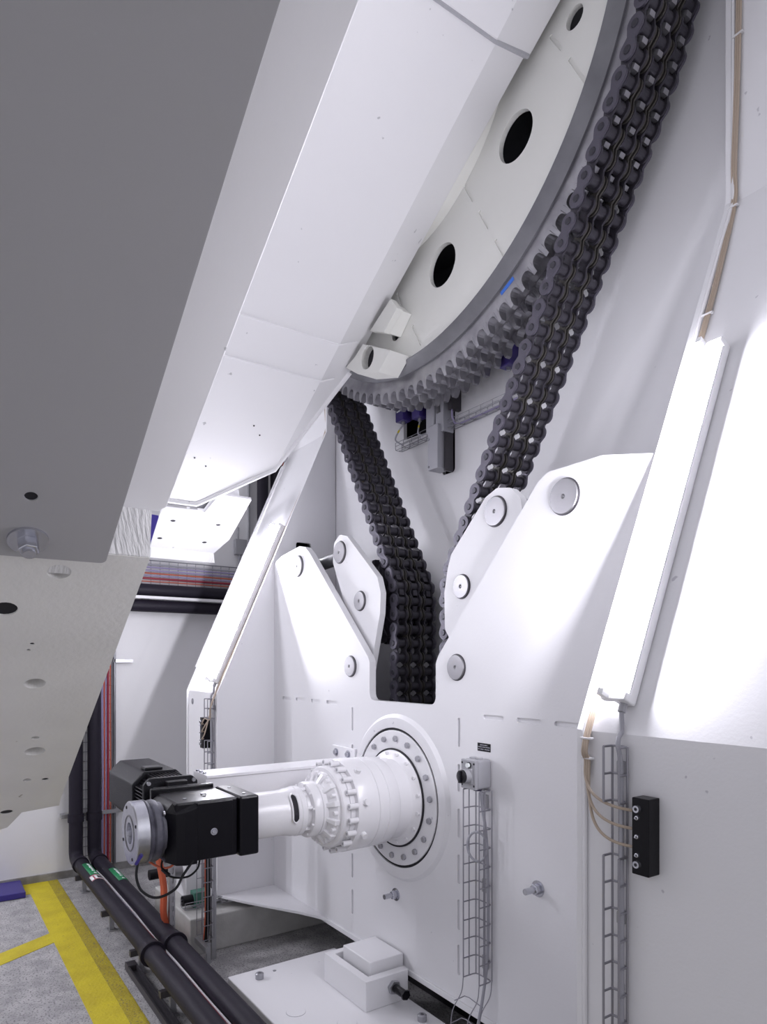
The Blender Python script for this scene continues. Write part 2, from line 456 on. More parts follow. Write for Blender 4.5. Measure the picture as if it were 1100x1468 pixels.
# ------------------------------------------------------------ chain sprocket
CZ = 3.485; RP = 1.715; NT = 112; PITCH = 2 * RP * math.sin(math.pi / NT)
YC = 2.77; TS = 0.1135
# chain path in the (X - X0, Z) plane, right half, from the foot of the small sprocket upwards
RS = 0.262; IDX, IDZ = 0.53, 0.431; RI = IDX - RS
amp = math.hypot(IDX, CZ - IDZ); beta = math.asin((RP + RI) / amp) - math.atan2(IDX, CZ - IDZ)
half = []
for i in range(90): a = R(-90 + i); half.append((RS * math.cos(a), GZ + RS * math.sin(a)))
for i in range(100): half.append((RS, GZ + (IDZ - GZ) * i / 100))
for i in range(40): a = math.pi - beta * i / 40; half.append((IDX + RI * math.cos(a), IDZ + RI * math.sin(a)))
pa = (IDX - RI * math.cos(beta), IDZ + RI * math.sin(beta)); pb = (RP * math.cos(beta), CZ - RP * math.sin(beta))
for i in range(200): half.append((pa[0] + (pb[0] - pa[0]) * i / 200, pa[1] + (pb[1] - pa[1]) * i / 200))
for i in range(130): a = -beta + R(0.35) * i; half.append((RP * math.cos(a), CZ + RP * math.sin(a)))
left = [(-x, z) for x, z in half[:-95]]
path = left[::-1] + half[1:]
def march(path, d):
    out = [path[0]]; cur = Vector(path[0]); i = 1
    while i < len(path):
        p = Vector(path[i])
        if (p - cur).length >= d:
            q = Vector(path[i - 1]); lo, hi = 0.0, 1.0
            for _ in range(30):
                m = (lo + hi) / 2
                if (q + (p - q) * m - cur).length < d: lo = m
                else: hi = m
            cur = q + (p - q) * hi
            out.append(tuple(cur)); path[i - 1] = tuple(cur)
        else: i += 1
    return out
J = march(list(path), PITCH)
J = J[-97:]
phase = None
for (x, z) in J[::-1]:
    phase = math.atan2(z - CZ, x); break

spr = thing('chain_sprocket', 'huge ivory disc with a grey triple row of sprocket teeth', 'sprocket')
def tooth_ring(yc):
    prof = []
    rr = 0.031
    for k in range(NT):
        a0 = phase + 2 * math.pi * k / NT
        loc = [(-0.0385, RP + 0.036, 0.017), (-0.0285, RP - 0.010, 0.0275)]
        for ph in (-62, -38, -13, 13, 38, 62): loc.append((rr * math.sin(R(ph)), RP - rr * math.cos(R(ph)), 0.0275))
        loc += [(0.0285, RP - 0.010, 0.0275), (0.0385, RP + 0.036, 0.017)]
        loc = [loc[0], (-0.034, RP + 0.010, 0.0265)] + loc[1:-1] + [(0.034, RP + 0.010, 0.0265), loc[-1]]
        for t, rho, w in loc:
            a = a0 + t / rho
            prof.append((a, rho, w))
    vs = []; fs = []; n = len(prof); ri = 1.60; rm = RP - 0.0335
    for a, rho, w in prof:
        c, s_ = math.cos(a), math.sin(a)
        vs += [(X0 + ri * c, yc - 0.0275, CZ + ri * s_), (X0 + rm * c, yc - 0.0275, CZ + rm * s_), (X0 + rho * c, yc - w, CZ + rho * s_), (X0 + rho * c, yc + w, CZ + rho * s_), (X0 + rm * c, yc + 0.0275, CZ + rm * s_), (X0 + ri * c, yc + 0.0275, CZ + ri * s_)]
    for i in range(n):
        j = (i + 1) % n
        for q in range(5): fs.append((6 * i + q, 6 * j + q, 6 * j + q + 1, 6 * i + q + 1))
        fs.append((6 * i + 5, 6 * j + 5, 6 * j, 6 * i))
    return MB().add(vs, fs)
for q in (-1, 0, 1):
    tooth_ring(YC + q * TS).build('tooth_ring', 'tooth', spr, smooth=24)
MB().lathe([(YC - TS + 0.02, 1.50), (YC - TS + 0.02, 1.679), (YC + TS - 0.02, 1.679), (YC + TS - 0.02, 1.50)], (X0, 0, CZ), n=160, closed=True).build('ring_core', 'tooth', spr, smooth=30)
MB().lathe([(2.60, 1.548), (2.562, 1.549), (2.560, 1.554), (2.612, 1.604), (2.616, 1.611), (2.640, 1.611), (2.640, 1.548)], (X0, 0, CZ), n=160, closed=True).build('rim_band', 'rim', spr, smooth=30)
# ivory disc with holes and plug-weld slots
dh = []
for k in range(-2, 8):
    a = R(-39.5 - 36.2 * k); dh.append(circle(X0 + 1.145 * math.cos(a), CZ + 1.145 * math.sin(a), 0.122, 32))
for a in (-17.8, -98.2, 55.0, 140.0):
    dh.append(circle(X0 + 1.335 * math.cos(R(a)), CZ + 1.335 * math.sin(R(a)), 0.052, 20))
ds = []
for (a, b) in (((-2.922, 2.726), (-2.857, 2.610)), ((-2.799, 2.512), (-2.732, 2.391)), ((-2.672, 2.287), (-2.612, 2.178)),
               ((-3.584, 2.411), (-3.500, 2.245)), ((-3.418, 2.129), (-3.335, 1.985)), ((-2.285, 3.097), (-2.219, 2.986)), ((-2.168, 2.898), (-2.073, 2.720))):
    ds.append((stadium(a[0], a[1], b[0], b[1], 0.009), 0.008))
inner = circle(X0, CZ, 0.895, 80)
MB().plate(fY(2.575), circle(X0, CZ, 1.553, 140), 0.03, holes=[inner] + dh, blind=ds).build('disc', 'ivory', spr, smooth=0)
MB().lathe([(2.50, 0.872), (2.50, 0.890), (2.60, 0.895), (2.60, 0.872)], (X0, 0, CZ), n=80, closed=True).build('inner_lip', 'ivory', spr)
MB().lathe([(2.90, 0.3), (2.90, 1.60), (2.92, 1.60), (2.92, 0.3)], (X0, 0, CZ), n=80, closed=True).build('rear_disc', 'rim', spr)
MB().lathe([(2.66, 0.0), (2.66, 0.86), (2.90, 0.86), (2.90, 0.0)], (X0, 0, CZ), n=60).build('hub', 'rim', spr)
MB().plate(lambda u, v, w: (u, 2.6285 - w, v), [(-2.598, 2.075), (-2.586, 2.055), (-2.682, 2.012), (-2.692, 2.030)][::1], 0.002).build('tape_strip', 'tape', spr, smooth=0)

# ------------------------------------------------------------ drive chain (three strands)
chain = thing('drive_chain', 'dark steel triple-strand roller chain hanging from the sprocket in a V', 'chain')
def link_mesh(name, h, t, waist, mt):
    # figure-eight side plate between two joints at (0,0) and (PITCH,0), local x along the chain, y = strand axis
    pts = []; r = h / 2; n = 14
    for i in range(n + 1):
        a = R(90 - 62 + (360 - 2 * 90 + 2 * 62) * i / n) if False else R(55 + 250 * i / n)
        pts.append((r * math.cos(a), r * math.sin(a)))
    pts.append((PITCH / 2, -waist / 2))
    for i in range(n + 1):
        a = R(-125 + 250 * i / n)
        pts.append((PITCH + r * math.cos(a), r * math.sin(a)))
    pts.append((PITCH / 2, waist / 2))
    mb = MB().plate(lambda u, v, w: (u, w - t / 2, v), pts, t)
    return mb.mesh(name, M[mt], 40)
me_out = link_mesh('outer_link_plate', 0.082, 0.0125, 0.046, 'chain_outer')
me_mid = link_mesh('middle_link_plate', 0.080, 0.0095, 0.044, 'chain_mid')
me_in = link_mesh('inner_link_plate', 0.084, 0.0115, 0.048, 'chain')
me_roll = MB().lathe([(-0.0275, 0.022), (-0.0275, 0.0285), (-0.026, 0.030), (0.026, 0.030), (0.0275, 0.0285), (0.0275, 0.022)], n=20).mesh('roller', M['roller'], 35)
L = TS + 0.0485 + 0.0062 + 0.002
me_pin = MB().lathe([(-L - 0.004, 0.0), (-L - 0.004, 0.0150), (-L, 0.0185), (L, 0.0185), (L + 0.004, 0.0150), (L + 0.004, 0.0)], n=14).mesh('link_pin', M['pin'], 35)
me_head = None
def put(me, name, x, y, z, ang=0.0):
    o = bpy.data.objects.new(name, me)
    COL.objects.link(o)
    o.parent = chain
    o.location = (x, y, z)
    o.rotation_euler = (0, -ang, 0)
    return o
for i, (x, z) in enumerate(J):
    put(me_pin, 'link_pin', X0 + x, YC, z, 0.3 * i)
    for q in (-1, 0, 1): put(me_roll, 'roller', X0 + x, YC + q * TS, z)
    if i + 1 < len(J):
        x1, z1 = J[i + 1]
        ang = math.atan2(z1 - z, x1 - x)
        for q in (-1, 0, 1):
            for sg in (-1, 1):
                if i % 2:
                    put(me_in, 'inner_link_plate', X0 + x, YC + q * TS + sg * 0.0345, z, ang)
                elif (q, sg) in ((-1, -1), (1, 1)):
                    put(me_out, 'outer_link_plate', X0 + x, YC + q * TS + sg * 0.0485, z, ang)
                else:
                    put(me_mid, 'middle_link_plate', X0 + x, YC + q * TS + sg * 0.0465, z, ang)

# small sprocket and the two idlers
def small_sprocket(parent, cx, cz, rp, nt, ph):
    for q in (-1, 0, 1):
        yc = YC + q * TS; prof = []
        for k in range(nt):
            a0 = ph + 2 * math.pi * k / nt
            for t, rho, w in [(-0.036, rp + 0.028, 0.018), (-0.028, rp - 0.010, 0.027)] + [(0.031 * math.sin(R(p)), rp - 0.031 * math.cos(R(p)), 0.027) for p in (-55, -20, 20, 55)] + [(0.028, rp - 0.010, 0.027), (0.036, rp + 0.028, 0.018)]:
                prof.append((a0 + t / rho, rho, w))
        vs = []; fs = []; n = len(prof)
        for a, rho, w in prof:
            vs += [(cx + 0.06 * math.cos(a), yc - 0.027, cz + 0.06 * math.sin(a)), (cx + rho * math.cos(a), yc - w, cz + rho * math.sin(a)), (cx + rho * math.cos(a), yc + w, cz + rho * math.sin(a)), (cx + 0.06 * math.cos(a), yc + 0.027, cz + 0.06 * math.sin(a))]
        for i in range(n):
            j = (i + 1) % n
            for s_ in range(3): fs.append((4 * i + s_, 4 * j + s_, 4 * j + s_ + 1, 4 * i + s_ + 1))
            fs.append((4 * i + 3, 4 * j + 3, 4 * j, 4 * i))
        MB().add(vs, fs).build('tooth_ring', 'chain', parent, smooth=30)
    MB().cyl((cx, YC - 0.16, cz), (cx, YC + 0.16, cz), 0.10, n=24).build('hub', 'chain', parent)
ss = thing('drive_sprocket', 'small dark drive sprocket low behind the notch of the drive plate', 'sprocket')
ja = min(J, key=lambda p: abs(p[1] - GZ) + (0 if p[0] > 0 else 9))
small_sprocket(ss, X0, GZ, RS, 17, math.atan2(ja[1] - GZ, ja[0]))
MB().cyl((X0, PY + 0.05, GZ), (X0, BY, GZ), 0.07, n=24).build('shaft', 'machined', ss)
for sg, w, ol in ((1, 'near', [(-3.03, 0.20), (-3.035, 0.41), (-3.004, 0.548), (-2.973, 0.624), (-2.69, 0.893), (-2.60, 0.926), (-2.50, 0.905), (-2.43, 0.84), (-2.42, 0.76), (-2.72, 0.25), (-2.85, -0.05)]),
              (-1, 'far', [(-4.315, 0.74), (-4.300, 0.885), (-4.215, 0.932), (-4.118, 0.908), (-4.043, 0.845), (-3.730, 0.575), (-3.690, 0.466), (-3.700, 0.328), (-3.812, -0.042), (-3.85, -0.14), (-3.93, -0.10), (-3.99, 0.12)])):
    t = thing('idler_bracket', 'white slanted link plate with two turned pins beside the chain, %s side' % ('near the tall pillar lamp' if sg > 0 else 'far'), 'bracket', 'chain idler brackets')
    t['label'] = 'white idler link plate pressing the long chain run, near side of the notch' if sg > 0 else 'white idler link plate beside the short chain run, far side of the notch'
    MB().plate(fY(2.515), fillet(ol, 0.05), 0.045).build('link_plate', 'white', t, smooth=0, bevel=0.003)
    for x, z, r in ((X0 + sg * 0.80, 0.803, 0.078), (X0 + sg * 0.53, 0.431, 0.066)):
        pinhead(t, x, z, 2.515, r); dark_ring(t, x, z, 2.515, r - 0.002)
    js = min(J, key=lambda p: abs(p[1] - IDZ) + (0 if p[0] * sg > 0 else 9))
    small_sprocket(t, X0 + sg * IDX, IDZ, RI, 17, math.atan2(js[1] - IDZ, js[0] - sg * IDX))
    MB().cyl((X0 + sg * IDX, 2.56, IDZ), (X0 + sg * IDX, BY - 0.002, IDZ), 0.05, n=16).build('axle', 'machined', t)
    MB().cyl((X0 + sg * 0.80, 2.56, 0.803), (X0 + sg * 0.80, 2.66, 0.803), 0.06, n=16).build('axle', 'machined', t)
    r_ = thing('tension_rod', 'grey tension rod with a nut joining %s fork arm to its idler plate' % ('the near' if sg > 0 else 'the far'), 'rod', 'tension rods')
    MB().cyl((X0 + sg * 1.40, 2.60, 0.765), (X0 + sg * 0.82, 2.60, 0.80), 0.052, n=20).build('rod', 'rim', r_)
    MB().cyl((X0 + sg * 0.93, 2.60, 0.793), (X0 + sg * 0.88, 2.60, 0.796), 0.072, n=6).build('nut', 'bolt', r_, smooth=0)

# ------------------------------------------------------------ the tilted telescope structure (tipped 31 degrees about the Y axis)
TA = R(31); TS_ = Vector((math.cos(TA), 0, math.sin(TA))); TN = Vector((-math.sin(TA), 0, math.cos(TA)))
def TT(s, y, n): return tuple(TS_ * s + Vector((0, y, 0)) + TN * n)
fT = lambda n0: (lambda u, v, w: TT(u, v, n0 + w))         # underside plate: u along the beam, v = Y, w upwards

arm = thing('box_arm', 'white slanting arm with a sloped edge crossing in front of the sprocket disc', 'beam')
pts = []
for s in (-2.40, -0.40):
    pts += [TT(s, 1.15, 3.69), TT(s, 2.235, 3.69), TT(s, 2.515, 3.853), TT(s, 2.515, 4.45), TT(s, 1.15, 4.45)]
pts += [TT(-3.76, 1.15, 3.69), TT(-3.76, 1.77, 3.69), TT(-3.28, 2.235, 3.69), TT(-3.76, 1.15, 4.15), TT(-3.76, 1.77, 4.15), TT(-3.28, 2.235, 4.25)]
MB().hull(pts).build('lower_box', 'beam', arm, smooth=0, bevel=0.012)
pts = []
for s in (-0.475, 1.6):
    pts += [TT(s, 1.15, 3.665), TT(s, 2.215, 3.665), TT(s, 2.535, 3.848), TT(s, 2.535, 4.45), TT(s, 1.15, 4.45)]
MB().hull(pts).build('upper_box', 'beam', arm, smooth=0, bevel=0.008)
MB().tube([TT(-0.478, 1.2, 3.684), TT(-0.478, 2.225, 3.684), TT(-0.478, 2.52, 3.846)], 0.014, 8).build('step_weld', 'weldgrey', arm)
for s_, y1, r_ in ((-2.16, 2.24, 0.006), (-2.45, 2.30, 0.007)):
    MB().tube([TT(s_, 1.16, 3.689), TT(s_, 2.232, 3.689), TT(s_, 2.40 if s_ > -2.3 else 2.36, 3.785 if s_ > -2.3 else 3.76)], r_, 8).build('weld_seam', 'beam', arm)
MB().tube([TT(-3.755, 1.16, 3.690), TT(-3.755, 1.765, 3.690), TT(-3.28, 2.232, 3.692), TT(-2.42, 2.50, 3.845)], 0.022, 8).build('edge_weld', 'beam', arm)
for s_, y_ in ((-2.92, 1.93), (-2.99, 2.00), (-3.30, 1.62), (-3.36, 1.72)):
    MB().cyl(TT(s_, y_, 3.695), TT(s_, y_, 3.687), 0.006, n=10).build('tapped_hole', 'dark', arm)

lug = thing('pivot_lug', 'white lug with a round bore on the foot of the ivory disc', 'bracket')
MB().plate(fY(2.42), [(-3.76, 2.109), (-3.446, 1.949), (-3.575, 1.858), (-3.826, 1.935), (-3.976, 2.031), (-3.854, 2.063)], 0.153, blind=[(circle(-3.705, 2.000, 0.074, 28), 0.06)]).build('lug_block', 'ivory', lug, smooth=0, bevel=0.005)
MB().lathe([(2.472, 0.0), (2.472, 0.073), (2.479, 0.073), (2.479, 0.0)], (-3.705, 0, 2.000), n=24).build('bore', 'dark', lug)
MB().plate(fY(2.44), [(-3.471, 2.288), (-3.400, 2.198), (-3.545, 2.103), (-3.71, 2.18)], 0.045).build('stop_plate', 'ivory', lug, smooth=0, bevel=0.004)
MB().plate(fY(2.485), [(-3.50, 2.28), (-3.43, 2.21), (-3.545, 2.11), (-3.66, 2.17)], 0.088).build('stop_web', 'ivory', lug, smooth=0)
KB = 1.0      # size of the near beam
def TB(s, y, n): return TT(s * KB, y * KB, n * KB)
fB = lambda n0: (lambda u, v, w: TB(u, v, n0 + w))
beam = thing('tilting_beam', 'near white welded beam crossing overhead, underside with round holes', 'beam')
# upper flange strip
st = [(-1.688, -0.50), (-1.688, 0.655), (-1.66, 0.676), (1.4, 0.676), (1.4, -0.50)]
MB().plate(fB(1.60), st, 0.035).build('upper_flange', 'beam', beam, smooth=0, bevel=0.004)
MB().plate(lambda u, v, w: TB(u, -0.45 + w, v), [(-1.70, 1.636), (-3.6, 1.60), (-3.6, 2.6), (1.4, 2.6), (1.4, 1.636)], 0.9).build('web', 'beam', beam, smooth=0)
# stepped weld face between the flange and the lower plate
MB().hull([TB(-1.684, -0.5, 1.635), TB(-1.684, 0.64, 1.635), TB(-1.684, 0.598, 1.402), TB(-1.684, -0.5, 1.402), TB(-1.86, -0.5, 1.635), TB(-1.86, 0.66, 1.635), TB(-1.80, 0.60, 1.402), TB(-1.80, -0.5, 1.402)]).build('welded_step', 'weld', beam, smooth=0)
big = [(-1.79, 0.353, 0.034), (-2.478, 0.362, 0.037), (-3.092, 0.428, 0.042)]
small = [(-1.997, 0.225, 0.036, 1), (-2.955, 0.415, 0.016, 0), (-2.20, 0.323, 0.008, 1), (-2.24, 0.316, 0.0065, 1), (-3.42, 0.43, 0.018, 0), (-3.43, 0.51, 0.016, 1), (-3.83, 0.377, 0.030, 1)]
lowp = [(-1.688, -0.50), (-1.688, 0.600), (-3.70, 0.618), (-3.815, 0.625), (-3.83, 0.56), (-3.86, 0.45), (-3.99, 0.42), (-4.07, 0.40), (-4.10, 0.36), (-4.10, -0.50)]
MB().plate(fB(1.40), lowp, 0.20, blind=[(circle(s, y, r, 24), 0.07) for s, y, r in big] + [(circle(s, y, r, 18), 0.07) for s, y, r, k in small]).build('lower_plate', 'rough_white', beam, smooth=0)
for s, y, r, k in small:
    if k: MB().cyl(TB(s, y, 1.414), TB(s, y, 1.405), r * 0.99 * KB, n=18).build('bore', 'dark', beam)  # shallow black disc paints in the shade of the hole

cover = thing('cover_plate', 'large white cover plate bolted under the near beam, its shade painted in as grey', 'plate')
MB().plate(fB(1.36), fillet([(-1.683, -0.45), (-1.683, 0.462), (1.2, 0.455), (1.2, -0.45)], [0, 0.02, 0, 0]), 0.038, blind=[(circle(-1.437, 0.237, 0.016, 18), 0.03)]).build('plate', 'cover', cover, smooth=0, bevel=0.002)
MB().cyl(TB(-1.437, 0.237, 1.372), TB(-1.437, 0.237, 1.364), 0.0158 * KB, n=18).build('bore', 'dark', cover)  # black disc just inside the hole stands in for its shade
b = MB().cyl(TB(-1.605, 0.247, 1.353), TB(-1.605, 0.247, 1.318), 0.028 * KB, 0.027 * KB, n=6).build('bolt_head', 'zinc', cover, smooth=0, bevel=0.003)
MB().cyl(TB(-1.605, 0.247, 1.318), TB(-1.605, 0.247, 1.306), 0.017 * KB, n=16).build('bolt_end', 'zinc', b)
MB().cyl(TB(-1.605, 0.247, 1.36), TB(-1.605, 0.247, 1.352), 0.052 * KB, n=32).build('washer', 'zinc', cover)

# ------------------------------------------------------------ gearbox on the drive plate
gb = thing('planetary_gearbox', 'white stepped planetary gearbox flanged to the drive plate', 'gearbox')
GC = (X0, 0, GZ)
MB().lathe([(PY - 0.001, 0.0), (PY - 0.001, 0.410), (PY - 0.020, 0.412), (PY - 0.024, 0.408), (PY - 0.024, 0.0)], GC, n=72).build('mounting_flange', 'white', gb)
MB().lathe([(PY - 0.0005, 0.412), (PY - 0.012, 0.412), (PY - 0.012, 0.427), (PY - 0.0005, 0.427)], GC, n=72, closed=True).build('joint_gap', 'dark', gb)
for k in range(18):
    a = 2 * math.pi * (k + 0.35) / 18
    hexbolt('flange_bolt', gb, (X0 + 0.362 * math.cos(a), PY - 0.024, GZ + 0.362 * math.sin(a)), (0, -1, 0), 0.0195, 0.017, 'bolt', False)
MB().lathe([(PY - 0.0245, 0.302), (PY - 0.032, 0.302), (PY - 0.032, 0.292), (PY - 0.0245, 0.292)], GC, n=64, closed=True).build('joint_gap', 'dark', gb)
MB().lathe([(2.425, 0.292), (2.415, 0.290), (2.405, 0.262), (2.385, 0.244), (2.33, 0.238), (2.28, 0.236), (2.28, 0.0), (2.425, 0.0)], GC, n=64).build('output_neck', 'gloss', gb)
for k in range(16):
    a = 2 * math.pi * (k + 0.5) / 16
    MB().cyl((X0 + 0.272 * math.cos(a), 2.416, GZ + 0.272 * math.sin(a)), (X0 + 0.272 * math.cos(a), 2.398, GZ + 0.272 * math.sin(a)), 0.011, n=10).build('neck_screw', 'gloss', gb)
MB().lathe([(2.290, 0.0), (2.290, 0.256), (2.280, 0.262), (2.215, 0.264), (2.212, 0.260), (2.208, 0.264), (2.145, 0.266), (2.142, 0.261), (2.138, 0.266), (2.010, 0.268), (2.000, 0.262), (2.000, 0.0)], GC, n=64).build('gear_ring_housing', 'gloss', gb)
MB().lathe([(2.002, 0.0), (2.002, 0.232), (1.985, 0.236), (1.968, 0.236), (1.966, 0.229), (1.962, 0.236), (1.925, 0.233), (1.918, 0.224), (1.918, 0.0)], GC, n=64).build('stage_flange', 'gloss', gb)
for k in range(20):
    a = 2 * math.pi * (k + 0.5) / 20
    c, s_ = math.cos(a), math.sin(a)
    o = MB().cyl((X0 + 0.252 * c, 2.0, GZ + 0.252 * s_), (X0 + 0.252 * c, 1.945, GZ + 0.252 * s_), 0.0165, n=14).build('cap_screw', 'gloss', gb)
    MB().cyl((X0 + 0.252 * c, 1.9455, GZ + 0.252 * s_), (X0 + 0.252 * c, 1.9435, GZ + 0.252 * s_), 0.0085, n=6).build('hex_socket', 'bolt', o, smooth=0)
for k, (y, a) in enumerate(((1.985, 12), (1.985, -28), (1.99, 52))):
    c, s_ = math.cos(R(a)), math.sin(R(a))
    MB().cyl((X0 + 0.258 * c, y + 0.06, GZ + 0.258 * s_), (X0 + 0.292 * c, y + 0.06, GZ + 0.292 * s_), 0.018, n=14).build('drain_plug', 'gloss', gb)
MB().lathe([(1.920, 0.0), (1.920, 0.205), (1.905, 0.20), (1.880, 0.165), (1.872, 0.150), (1.872, 0.0)], GC, n=48).build('stage_cone', 'gloss', gb)
for k in range(12):
    a = 2 * math.pi * (k + 0.5) / 12
    c, s_ = math.cos(a), math.sin(a)
    P = lambda r, y, w: (X0 + r * c - w * s_, y, GZ + r * s_ + w * c)
    MB().hull([P(0.15, 1.918, -0.016), P(0.15, 1.918, 0.016), P(0.208, 1.918, -0.016), P(0.208, 1.918, 0.016), P(0.206, 1.885, -0.016), P(0.206, 1.885, 0.016), P(0.15, 1.855, -0.012), P(0.15, 1.855, 0.012)]).build('rib', 'gloss', gb, smooth=0, bevel=0.004)
    a2 = a + math.pi / 12
    MB().cyl((X0 + 0.190 * math.cos(a2), 1.905, GZ + 0.190 * math.sin(a2)), (X0 + 0.190 * math.cos(a2), 1.880, GZ + 0.190 * math.sin(a2)), 0.013, n=10).build('stage_screw', 'gloss', gb)
MB().lathe([(1.880, 0.0), (1.880, 0.152), (1.845, 0.156), (1.842, 0.150), (1.838, 0.156), (1.800, 0.156), (1.790, 0.150), (1.788, 0.128), (1.788, 0.0)], GC, n=48).build('input_stage', 'gloss', gb)
for k in range(10):
    a = 2 * math.pi * (k + 0.3) / 10
    MB().cyl((X0 + 0.143 * math.cos(a), 1.79, GZ + 0.143 * math.sin(a)), (X0 + 0.143 * math.cos(a), 1.778, GZ + 0.143 * math.sin(a)), 0.007, n=8).build('input_screw', 'gloss', gb)
MB().lathe([(1.790, 0.0), (1.790, 0.118), (1.740, 0.112), (1.740, 0.0)], GC, n=40).build('input_neck', 'gloss', gb)
for k in range(6):
    a = 2 * math.pi * (k + 0.25) / 6
    c, s_ = math.cos(a), math.sin(a)
    MB().cyl((X0 + 0.124 * c, 1.788, GZ + 0.124 * s_), (X0 + 0.124 * c, 1.745, GZ + 0.124 * s_), 0.010, n=8).build('input_neck_screw', 'gloss', gb)
# lantern tube with a window slot; the slot faces the viewer
def lantern():
    r0, r1 = 0.136, 0.112
    mb = MB(); ys = [1.665, 1.675, 1.715, 1.752, 1.760]; rs = [0.128, 0.136, 0.138, 0.136, 0.130]
    return mb.lathe([(1.760, 0.0), (1.760, 0.130), (1.752, 0.137), (1.725, 0.138), (1.720, 0.134), (1.700, 0.134), (1.665, 0.128), (1.640, 0.124), (1.445, 0.124), (1.445, 0.0)], GC, n=56)
lantern().build('lantern_tube', 'gloss', gb)
for a0 in (R(20), R(200)):
    seg = []
    for i in range(13):
        a = a0 - R(34) + R(68) * i / 12
        seg.append((a, 0.1345))
    vs = []; fs = []
    for a, r in seg:
        e = min(abs(a - a0 + R(34)), abs(a - a0 - R(34))); w = 0.0165 * min(1.0, math.sqrt(max(e, 0.0) / R(9)) + 0.25)
        for y in (1.683 - w, 1.683 + w):
            for rr in (0.120, 0.1355): vs.append((X0 + rr * math.cos(a), y, GZ + rr * math.sin(a)))
    for i in range(12):
        q = 4 * i
        fs += [(q, q + 1, q + 5, q + 4), (q + 2, q + 6, q + 7, q + 3), (q + 1, q + 3, q + 7, q + 5), (q, q + 4, q + 6, q + 2)]
    fs += [(0, 2, 3, 1), (48, 49, 51, 50)]
    MB().add(vs, fs).build('window_slot', 'dark', gb, smooth=60)
    pth = []
    for i in range(25):
        a = a0 - R(36) + R(72) * i / 24; pth.append((a, 1.683 - 0.020 * min(1, math.sqrt(max(min(i, 24 - i), 0) / 3.0))))
    for i in range(25):
        a = a0 + R(36) - R(72) * i / 24; pth.append((a, 1.683 + 0.020 * min(1, math.sqrt(max(min(i, 24 - i), 0) / 3.0))))
    MB().tube([(X0 + 0.1355 * math.cos(a), y, GZ + 0.1355 * math.sin(a)) for a, y in pth], 0.005, 6, closed=True).build('slot_rim', 'gloss', gb)

# torque beam behind the gearbox
tb = thing('torque_arm', 'white channel beam running from the drive plate behind the gearbox', 'beam')
fE = lambda u, v, w: (u, 1.385 + w, v)
MB().plate(fE, fillet([(-4.06, -0.655), (-3.83, -0.655), (-3.83, -0.672), (-3.845, -0.676), (-3.845, -0.94), (-4.06, -0.94)], 0.004), PY - 1.387).build('channel', 'gloss', tb, smooth=0, bevel=0.003)
MB().box(-4.18, -3.88, PY - 0.022, PY - 0.001, -0.96, -0.58).build('end_plate', 'white', tb, smooth=0, bevel=0.003)
for x in (-4.12, -3.96):
    hexbolt('plate_bolt', tb, (x, PY - 0.022, -0.625), (0, -1, 0), 0.02, 0.014, 'zinc')
for x in (-4.03, -3.97, -3.91):
    MB().cyl((x, 1.40, -0.66), (x, 1.40, -0.645), 0.012, n=8).build('channel_screw', 'zinc', tb)

# ------------------------------------------------------------ right-angle drive and servo motor
dr = thing('right_angle_drive', 'black right-angle gear block with a zinc disc and ribbed motor', 'motor')
bx = lambda nm, a, b, c, d, e, f, m='black', bev=0.006: MB().box(a, b, c, d, e, f).build(nm, m, dr, smooth=0, bevel=bev)
bx('gear_block', -3.585, -3.245, 1.02, 1.335, GZ - 0.143, GZ + 0.150, bev=0.010)
bx('block_side', -3.575, -3.232, 1.12, 1.305, GZ - 0.135, GZ + 0.142, bev=0.004)
bx('output_cap', -3.585, -3.228, 1.338, 1.445, GZ - 0.152, GZ + 0.152, bev=0.012)
MB().hull([(-3.59, 0.985, GZ + 0.10), (-3.59, 0.985, GZ - 0.14), (-3.30, 0.985, GZ - 0.14), (-3.30, 0.985, GZ + 0.10), (-3.24, 1.02, GZ - 0.148), (-3.24, 1.02, GZ + 0.10), (-3.59, 1.02, GZ + 0.145), (-3.30, 1.02, GZ + 0.145), (-3.59, 1.11, GZ + 0.150), (-3.59, 1.11, GZ - 0.148), (-3.225, 1.06, GZ - 0.150), (-3.225, 1.12, GZ - 0.150), (-3.225, 1.12, GZ + 0.125), (-3.225, 1.06, GZ + 0.11), (-3.25, 1.12, GZ + 0.150)]).build('input_cap', 'black', dr, smooth=0, bevel=0.004)
hexbolt('oil_plug', dr, (-3.232, 1.205, GZ - 0.005), (1, 0, 0), 0.0125, 0.008, 'zinc')
for x, y in ((-3.36, 1.20), (-3.30, 1.39), (-3.50, 1.39), (-3.33, 1.09)):
    MB().cyl((x, y, GZ + 0.1495), (x, y, GZ + 0.1555), 0.009, n=10).build('block_screw', 'bolt', dr)
MB().cyl((-3.40, 1.21, GZ + 0.149), (-3.40, 1.21, GZ + 0.158), 0.015, n=14).build('vent_plug', 'machined', dr)
DC = (X0, 0, GZ)
disc = MB().lathe([(0.845, 0.052), (0.845, 0.148), (0.850, 0.154), (0.905, 0.154), (0.905, 0.02), (0.885, 0.02), (0.885, 0.046)], DC, n=64, closed=True).build('zinc_disc', 'zinc', dr)
MB().lathe([(0.8445, 0.080), (0.842, 0.082), (0.842, 0.086), (0.8445, 0.088)], DC, n=48, closed=True).build('disc_groove', 'machined', disc)
MB().lathe([(0.886, 0.0), (0.886, 0.030), (0.872, 0.030), (0.868, 0.024), (0.868, 0.0)], DC, n=24).build('shaft_end', 'machined', disc)
for k in range(4):
    a = R(25 + 90 * k)
    MB().cyl((X0 + 0.128 * math.cos(a), 0.846, GZ + 0.128 * math.sin(a)), (X0 + 0.128 * math.cos(a), 0.843, GZ + 0.128 * math.sin(a)), 0.008, n=10).build('disc_hole', 'dark', disc)
